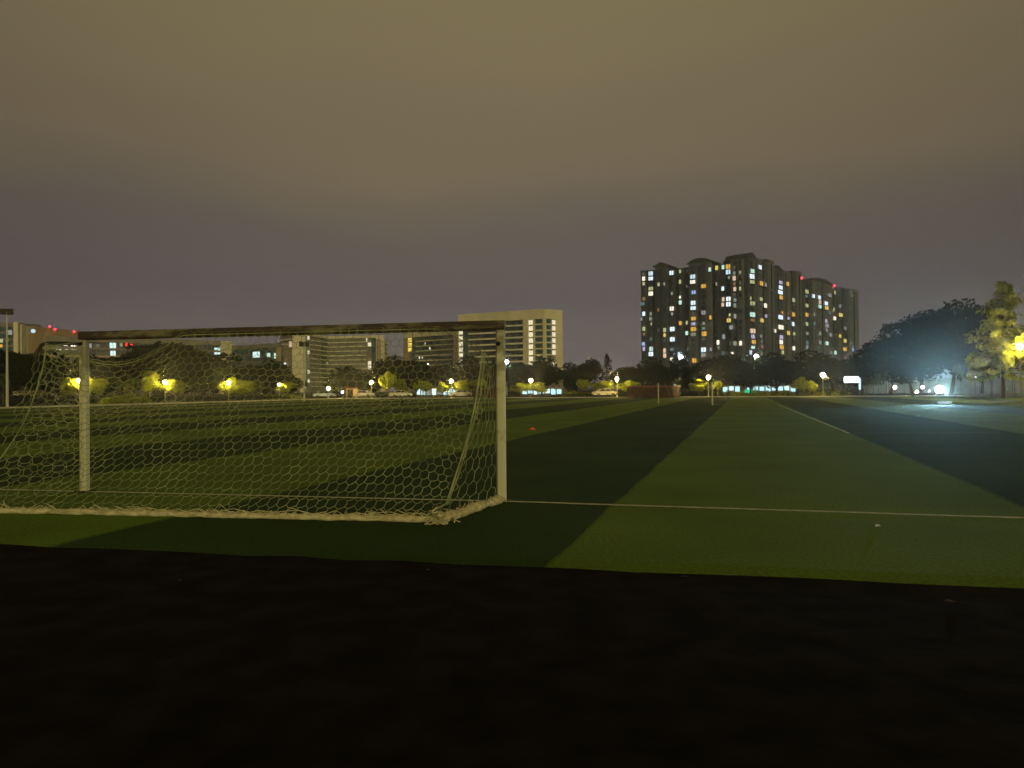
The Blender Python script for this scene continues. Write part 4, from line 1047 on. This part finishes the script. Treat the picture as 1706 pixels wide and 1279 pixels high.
GD = 'dark trees beyond the pitch'
P_dark = [broad(11, 3400, .034, M['leafd'], M['bark'], trunk=.14, clumps=20), broad(12, 3400, .034, M['leafd'], M['bark'], trunk=.12, clumps=24), broad(13, 3200, .032, M['leafd'], M['bark'], trunk=.14, clumps=18), broad(14, 3400, .032, M['leafd'], M['bark'], trunk=.16, clumps=24)]
P_big = [broad(21, 9500, .020, M['leafb'], M['bark'], trunk=.22, clumps=34, group='big dark trees on the right'), broad(22, 9500, .020, M['leafb'], M['bark'], trunk=.2, clumps=40, group='big dark trees on the right')]
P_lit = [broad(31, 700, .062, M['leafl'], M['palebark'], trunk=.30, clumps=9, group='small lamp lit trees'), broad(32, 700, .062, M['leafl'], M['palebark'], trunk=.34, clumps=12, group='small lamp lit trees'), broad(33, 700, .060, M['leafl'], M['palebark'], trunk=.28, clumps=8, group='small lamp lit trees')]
P_slim = [broad(41, 260, .06, M['leafm'], M['palebark'], trunk=.55, clumps=6, group='slender young trees'), broad(42, 260, .06, M['leafm'], M['palebark'], trunk=.6, clumps=5, group='slender young trees')]
P_con = [conifer(51, 26, M['leafl'], M['bark'], per=46, trunk=.22), conifer(52, 18, M['leafd'], M['bark'], per=20, trunk=.12, group=GD)]
used = set()
def plant(src, px, wpx, ytop, Z, label, group=None, basez=0.0):
    o = src if src.name not in used else copy_tree(src); used.add(src.name)
    p = at(px, ytop, Z); o.location = (at(px, 650, Z).x, Z, basez); h = p.z - basez; w = wpx * Z / FPX
    o.scale = (w, w, h); o.rotation_euler = (0, 0, random.uniform(0, 6.28)); o['label'] = label
    if group: o['group'] = group
    return o
D = P_dark
for i, (x, w, y, Z, lab) in enumerate([
    (8, 118, 586, 104, 'dark round tree behind the tall floodlight mast at the left edge'),
    (78, 100, 586, 108, 'dark round tree behind the bent net support pipe, left of the near left post'),
    (140, 92, 595, 112, 'dark tree standing right behind the near left goal post'),
    (200, 90, 600, 116, 'dark low tree below the red display of the teaching block'),
    (272, 112, 573, 114, 'tallest dark tree of the left group, in front of the teaching block'),
    (335, 92, 587, 120, 'dark tree just right of the tallest tree of the left group'),
    (388, 92, 592, 126, 'dark tree in front of the end wall of the teaching block'),
    (438, 80, 603, 132, 'dark tree below the bright window of the green glass block'),
    (480, 44, 627, 146, 'small dark round tree left of the floodlight mast in front of the angled block'),
    (585, 78, 613, 154, 'dark sloping tree covering the lower right of the angled office block'),
    (622, 44, 618, 160, 'dark narrow tree behind the bright globe lamp near the angled block'),
    (660, 62, 596, 156, 'tall dark tree in the sky gap between the two office blocks'),
    (692, 50, 603, 152, 'dark tree in front of the amber windows of the office block'),
    (735, 62, 605, 158, 'dark tree behind the globe lamp under the office block with amber windows'),
    (786, 66, 596, 156, 'dark tree framed by the side net left of the near right post'),
    (822, 40, 600, 160, 'dark tree hidden partly by the near right goal post'),
    (858, 50, 606, 162, 'dark tree right of the near goal post beneath the white street lamp'),
    (903, 62, 599, 156, 'dark round tree at the foot of the tallest office block'),
    (945, 46, 606, 160, 'dark tree at the right foot of the tallest office block'),
    (975, 48, 600, 158, 'dark tree alone against the sky left of the small dark conifer'),
    (1052, 56, 612, 158, 'dark low tree in the sky gap right of the small dark conifer'),
    (1088, 50, 598, 156, 'dark tree before the left edge of the widest apartment tower'),
    (1136, 56, 598, 156, 'dark tree beneath the gabled part of the widest apartment tower'),
    (1196, 76, 592, 150, 'broad dark tree behind the globe lamp below the widest apartment tower'),
    (1250, 56, 604, 152, 'dark tree under the brightest tall white street lamp'),
    (1292, 62, 590, 150, 'dark tree in front of the narrow middle apartment tower'),
    (1340, 72, 586, 150, 'dark broad tree in front of the right end apartment tower'),
    (1388, 70, 592, 146, 'dark tree behind the tall pale globe lamp, left of the white sign'),
    (1430, 62, 597, 142, 'dark tree behind the glaring white sign')]):
    plant(D[i % 4], x, w * 1.25, y, Z, lab, GD)
plant(P_con[1], 1011, 46, 589, 157, 'small dark conifer poking above the tree line left of the apartment towers', GD)
for i, (x, w, y, Z, lab) in enumerate([
    (1483, 110, 562, 124, 'leftmost and lowest of the big dark trees on the right'), (1535, 130, 524, 120, 'big dark tree left of and above the blinding floodlight'),
    (1585, 130, 509, 116, 'tallest of the big dark trees, right above the blinding floodlight'), (1636, 100, 516, 113, 'rightmost big dark tree, next to the tall lit conifer'),
    (1520, 110, 566, 108, 'lower dark tree in front of the big dark trees, left of the floodlight glare')]):
    plant(P_big[i % 2], x, w, y, Z, lab)
plant(P_con[0], 1672, 150, 470, 84, 'tall lamp lit conifer with loose branches near the right edge')
plant(P_lit[1], 1703, 84, 548, 82, 'yellow lit tree cut by the right edge of the photo', 'small lamp lit trees')
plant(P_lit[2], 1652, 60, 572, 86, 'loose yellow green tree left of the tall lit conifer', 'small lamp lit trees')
for i, (x, w, y, Z, lab) in enumerate([
    (116, 38, 629, 91, 'lamp lit yellow tree just left of the near left goal post'), (164, 40, 630, 93, 'lamp lit yellow tree just right of the near left goal post'),
    (214, 24, 616, 112, 'small lit tree crown rising between the left post and the tallest dark tree'), (249, 34, 618, 106, 'half lit tree just left of the first globe lamp right of the left post'),
    (292, 44, 632, 107, 'lit tree leaning right of the first globe lamp right of the left post'), (384, 46, 629, 119.2, 'lit tree round the second globe lamp right of the left post'), (408, 40, 634, 121, 'dimmer lit tree right of the second globe lamp'),
    (473, 44, 634, 137.5, 'lit round tree beside the lamp at the left of the angled office block'), (648, 30, 619, 139, 'brightest yellow green tree, just right of a bright globe lamp'), (668, 26, 632, 141, 'dimmer tree leaning against the brightest yellow green tree'),
    (705, 34, 634, 137, 'dim green tree midway between the two globe lamps left of the near right post'), (738, 30, 636, 135.8, 'lit tree left of the globe lamp near the right goal post'), (769, 30, 634, 136.2, 'lit tree right of the globe lamp near the right goal post'),
    (797, 36, 632, 140, 'dim lit tree seen through the side net of the near goal'), (868, 34, 638, 139, 'lit tree left of the globe lamp above the blue white shop'), (896, 40, 637, 140, 'lit tree right of the globe lamp above the blue white shop'),
    (1004, 40, 635, 131.5, 'lit tree over the cream car, left of the globe lamp'), (1050, 38, 634, 131, 'lit tree between the globe lamp and the dark red shed'), (1164, 30, 632, 122, 'yellow lit tree left of the globe lamp below the widest tower'),
    (1196, 24, 634, 122.5, 'yellow lit tree right of the globe lamp below the widest tower'), (1332, 36, 628, 119, 'yellow lit tree left of the tall pale globe lamp'), (1352, 20, 634, 113, 'small green tree touching the tall pale globe lamp'),
    (972, 24, 632, 142, 'dim green tree right of the blue white shop')]):
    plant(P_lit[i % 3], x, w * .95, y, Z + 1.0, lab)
for i, (x, w, y, Z, lab) in enumerate([
    (1464, 16, 622, 112, 'slender tree just left of the leftmost bright path light'), (1477, 16, 618, 110, 'slender tree touching the leftmost bright path light'), (1507, 14, 620, 112, 'slender tree right of the leftmost bright path light'), (1516, 14, 618, 108, 'slender tree midway between the two bright path lights'),
    (1601, 14, 606, 98, 'slender tree just right of the floodlight glare'), (1632, 16, 600, 95, 'slender tree right of the lamp on a thin pole'), (1637, 14, 606, 92, 'second slender tree right of the lamp on a thin pole'), (1650, 16, 590, 92, 'slender tree left of the tall lit conifer'),
    (1691, 20, 566, 88, 'slender tree right of the tall lit conifer trunk'), (1443, 18, 628, 118, 'slender tree right of the lit pillar of the white sign'), (1455, 18, 627, 118, 'second slender tree right of the lit pillar of the white sign'),
    (323, 18, 628, 112, 'slender tree first right of the lit leaning tree'), (340, 18, 630, 114, 'slender tree second right of the lit leaning tree'), (357, 18, 630, 115, 'slender tree left of the second globe lamp'), (432, 18, 634, 124, 'slender tree beside the dimmer lit tree'), (425, 18, 632, 126, 'slender tree behind the dimmer lit tree'),
    (200, 16, 628, 104, 'slender tree below the small lit crown'), (230, 16, 630, 106, 'slender tree between two lit crowns behind the net'), (5, 22, 622, 90, 'slender tree left of the tall floodlight mast')]):
    plant(P_slim[i % 2], x, w, y, Z, lab)

# shrubs and hedges
def shrub_mesh(seed, n_, leafs, m):
    r_ = random.Random(seed); mb = MB()
    for i in range(n_):
        v = Vector((r_.gauss(0, 1), r_.gauss(0, 1), abs(r_.gauss(0, 1)))).normalized() * r_.uniform(.55, 1) ** .5
        leaf(mb, Vector((v.x * .5, v.y * .5, .05 + v.z * .93)) , leafs, r_)
    me = mb.mesh('shrub'); me.materials.append(m); return me
SM = [shrub_mesh(61, 220, .085, M['leafl']), shrub_mesh(62, 220, .085, M['leafm'])]
def shrub(px, Z, w, h, k, lab, grp=None):
    o = link('shrub', SM[k]); p = at0(px, Z); o.location = p; o.scale = (w, w, h); o.rotation_euler = (0, 0, random.uniform(0, 6)); tag(o, lab, 'shrub', grp)
for x, Z, w, h, lab in ((196, 94, 2.6, 1.2, 'rounded lit shrub first right of the near left goal post'), (215, 96, 2.8, 1.5, 'rounded lit shrub below the small lit crown'), (236, 97, 2.4, 1.2, 'rounded lit shrub left of the lamp lit leaning tree'), (178, 93, 1.8, 1.0, 'small lit shrub touching the near left goal post'),
                        (452, 132, 3.0, .9, 'low lit shrub below the small round tree'), (489, 136, 4.0, .8, 'low wide lit shrub beside the floodlight mast'), (955, 140, 4.5, 1.1, 'low wide lit shrub right of the blue white shop'), (975, 140, 3.0, .9, 'low lit shrub left of the cream car')):
    shrub(x, Z, w, h, 0, lab, 'lit shrubs by the far paths')
r5 = random.Random(5)
for i in range(26):
    x = 1212 + i * 8.0 + r5.uniform(-2, 2)
    shrub(x, 121.5 - (x - 1212) * .035 + r5.uniform(-1, 1), r5.uniform(.6, 1.0), r5.uniform(.65, 1.15), r5.choice((0, 0, 1)), 'small pale shrub in the row along the far pitch edge below the towers', 'row of small shrubs along the far edge')
for i in range(7):
    x = 1138 + i * 10 + r5.uniform(-2, 2)
    shrub(x, 126, r5.uniform(.8, 1.1), r5.uniform(.7, 1.0), 1, 'small green shrub in the short row behind the small far goal', 'small shrubs behind the far goal')
def hedge(x0, x1, Z0, Z1, h, lab, seed):
    a, b = at0(x0, Z0), at0(x1, Z1); r_ = random.Random(seed); ln = (b - a).length; mb = MB(); n_ = int(ln * 26 * max(1, h / .6))
    for i in range(n_):
        t = r_.random(); p = lerp(a, b, t) + Vector((r_.uniform(-.3, .3), r_.uniform(-.45, .45), h * r_.random() ** .6 * (1 + .15 * noise.noise(Vector((t * ln * .7, seed, 0))))))
        leaf(mb, p, .16, r_)
    T = Thing('hedge', lab, 'hedge', a); T.part('foliage', mb, M['leafd'])
    m2 = MB()
    for i in range(int(ln / .8)): p = lerp(a, b, (i + .5) / int(ln / .8)); m2.tube([p, p + zz * h * .7], .03, 4)
    T.part('stems', m2, M['bark'], kind='stuff')
hedge(838, 1044, 133, 130, .55, 'low dark hedge along the far edge between the near right post and the red shed', 1)
hedge(1122, 1405, 127, 116, .5, 'low dark hedge along the far edge below the apartment towers', 2)
hedge(500, 830, 138, 134, .5, 'low dark hedge along the far edge seen through the right half of the net', 3)
hedge(60, 480, 86, 128, .6, 'low dark hedge along the left side of the pitch behind the net', 4)
hedge(-60, 500, 128, 165, 3.6, 'tall dark hedge behind the left group of trees', 7)
hedge(845, 1440, 168, 160, 2.4, 'tall dark hedge behind the dark trees and low shops right of the near goal', 8)
hedge(1405, 1560, 115, 108, .4, 'low dark hedge along the far edge below the big dark trees', 6)
# pale low wall on the right
wa, wb = at0(1605, 98), at0(1720, 88)
FW = Facade((wa.x, wa.y), (wb.x, wb.y)); TW = Thing('low_wall', 'pale low kerb wall at the far right behind the slender trees', 'wall', wa)
for i in range(12):
    st = FW.len / 12; mb = MB(); FW.box(mb, i * st + .02, (i + 1) * st - .02, 0, .42, -.35, 0); TW.part('block', mb, M['paving'])
mb = MB(); FW.box(mb, -.05, FW.len + .05, .42, .48, -.4, .05); TW.part('coping', mb, M['paving'])
FB_ = Facade(pxp(1440, 150), pxp(1730, 132)); TB_ = Thing('boundary_wall', 'long pale boundary wall behind the slender trees and path lights at the right', 'wall', (FB_.p0.x, FB_.p0.y, 0))
for i in range(14):
    st = FB_.len / 14; mb = MB(); FB_.box(mb, i * st + .12, (i + 1) * st - .12, 0, 2.9, -.3, 0); TB_.part('panel', mb, M['wallp'])
    mb = MB(); FB_.box(mb, i * st - .12, i * st + .12, 0, 3.1, -.4, .1); TB_.part('pier', mb, M['wallp'])
# lamp for the bright yellow trees at the right edge
p = at(1699, 577, 79.5); TR = Thing('street_lamp', 'sodium street lamp among the yellow lit trees at the right edge', 'street lamp', (p.x, p.y, 0), None)
mb = MB(); mb.tube([(p.x, p.y, 0), (p.x, p.y, p.z - .2)], .08, 8); TR.part('pole', mb, M['steel'])
mb = MB(); mb.sphere(p, .30, 12, 8); TR.part('lamp_head', mb, E_['globe'], smooth=True)

# ------------------------------------------------------------------ night haze
mb = MB(); mb.box(-710, 710, -70, 910, -1.1, 84)
hz = link('haze', mb.mesh('haze')); tag(hz, kind='stuff')
hm = bpy.data.materials.new('night_haze'); hm.use_nodes = True
hn = hm.node_tree.nodes; hn.remove(hn['Principled BSDF'])
pv = hn.new('ShaderNodeVolumePrincipled'); pv.inputs['Color'].default_value = (.82, .88, .92, 1)
pv.inputs['Density'].default_value = HAZE; pv.inputs['Anisotropy'].default_value = .9
hm.node_tree.links.new(pv.outputs[0], hn['Material Output'].inputs['Volume'])
hz.data.materials.append(hm)
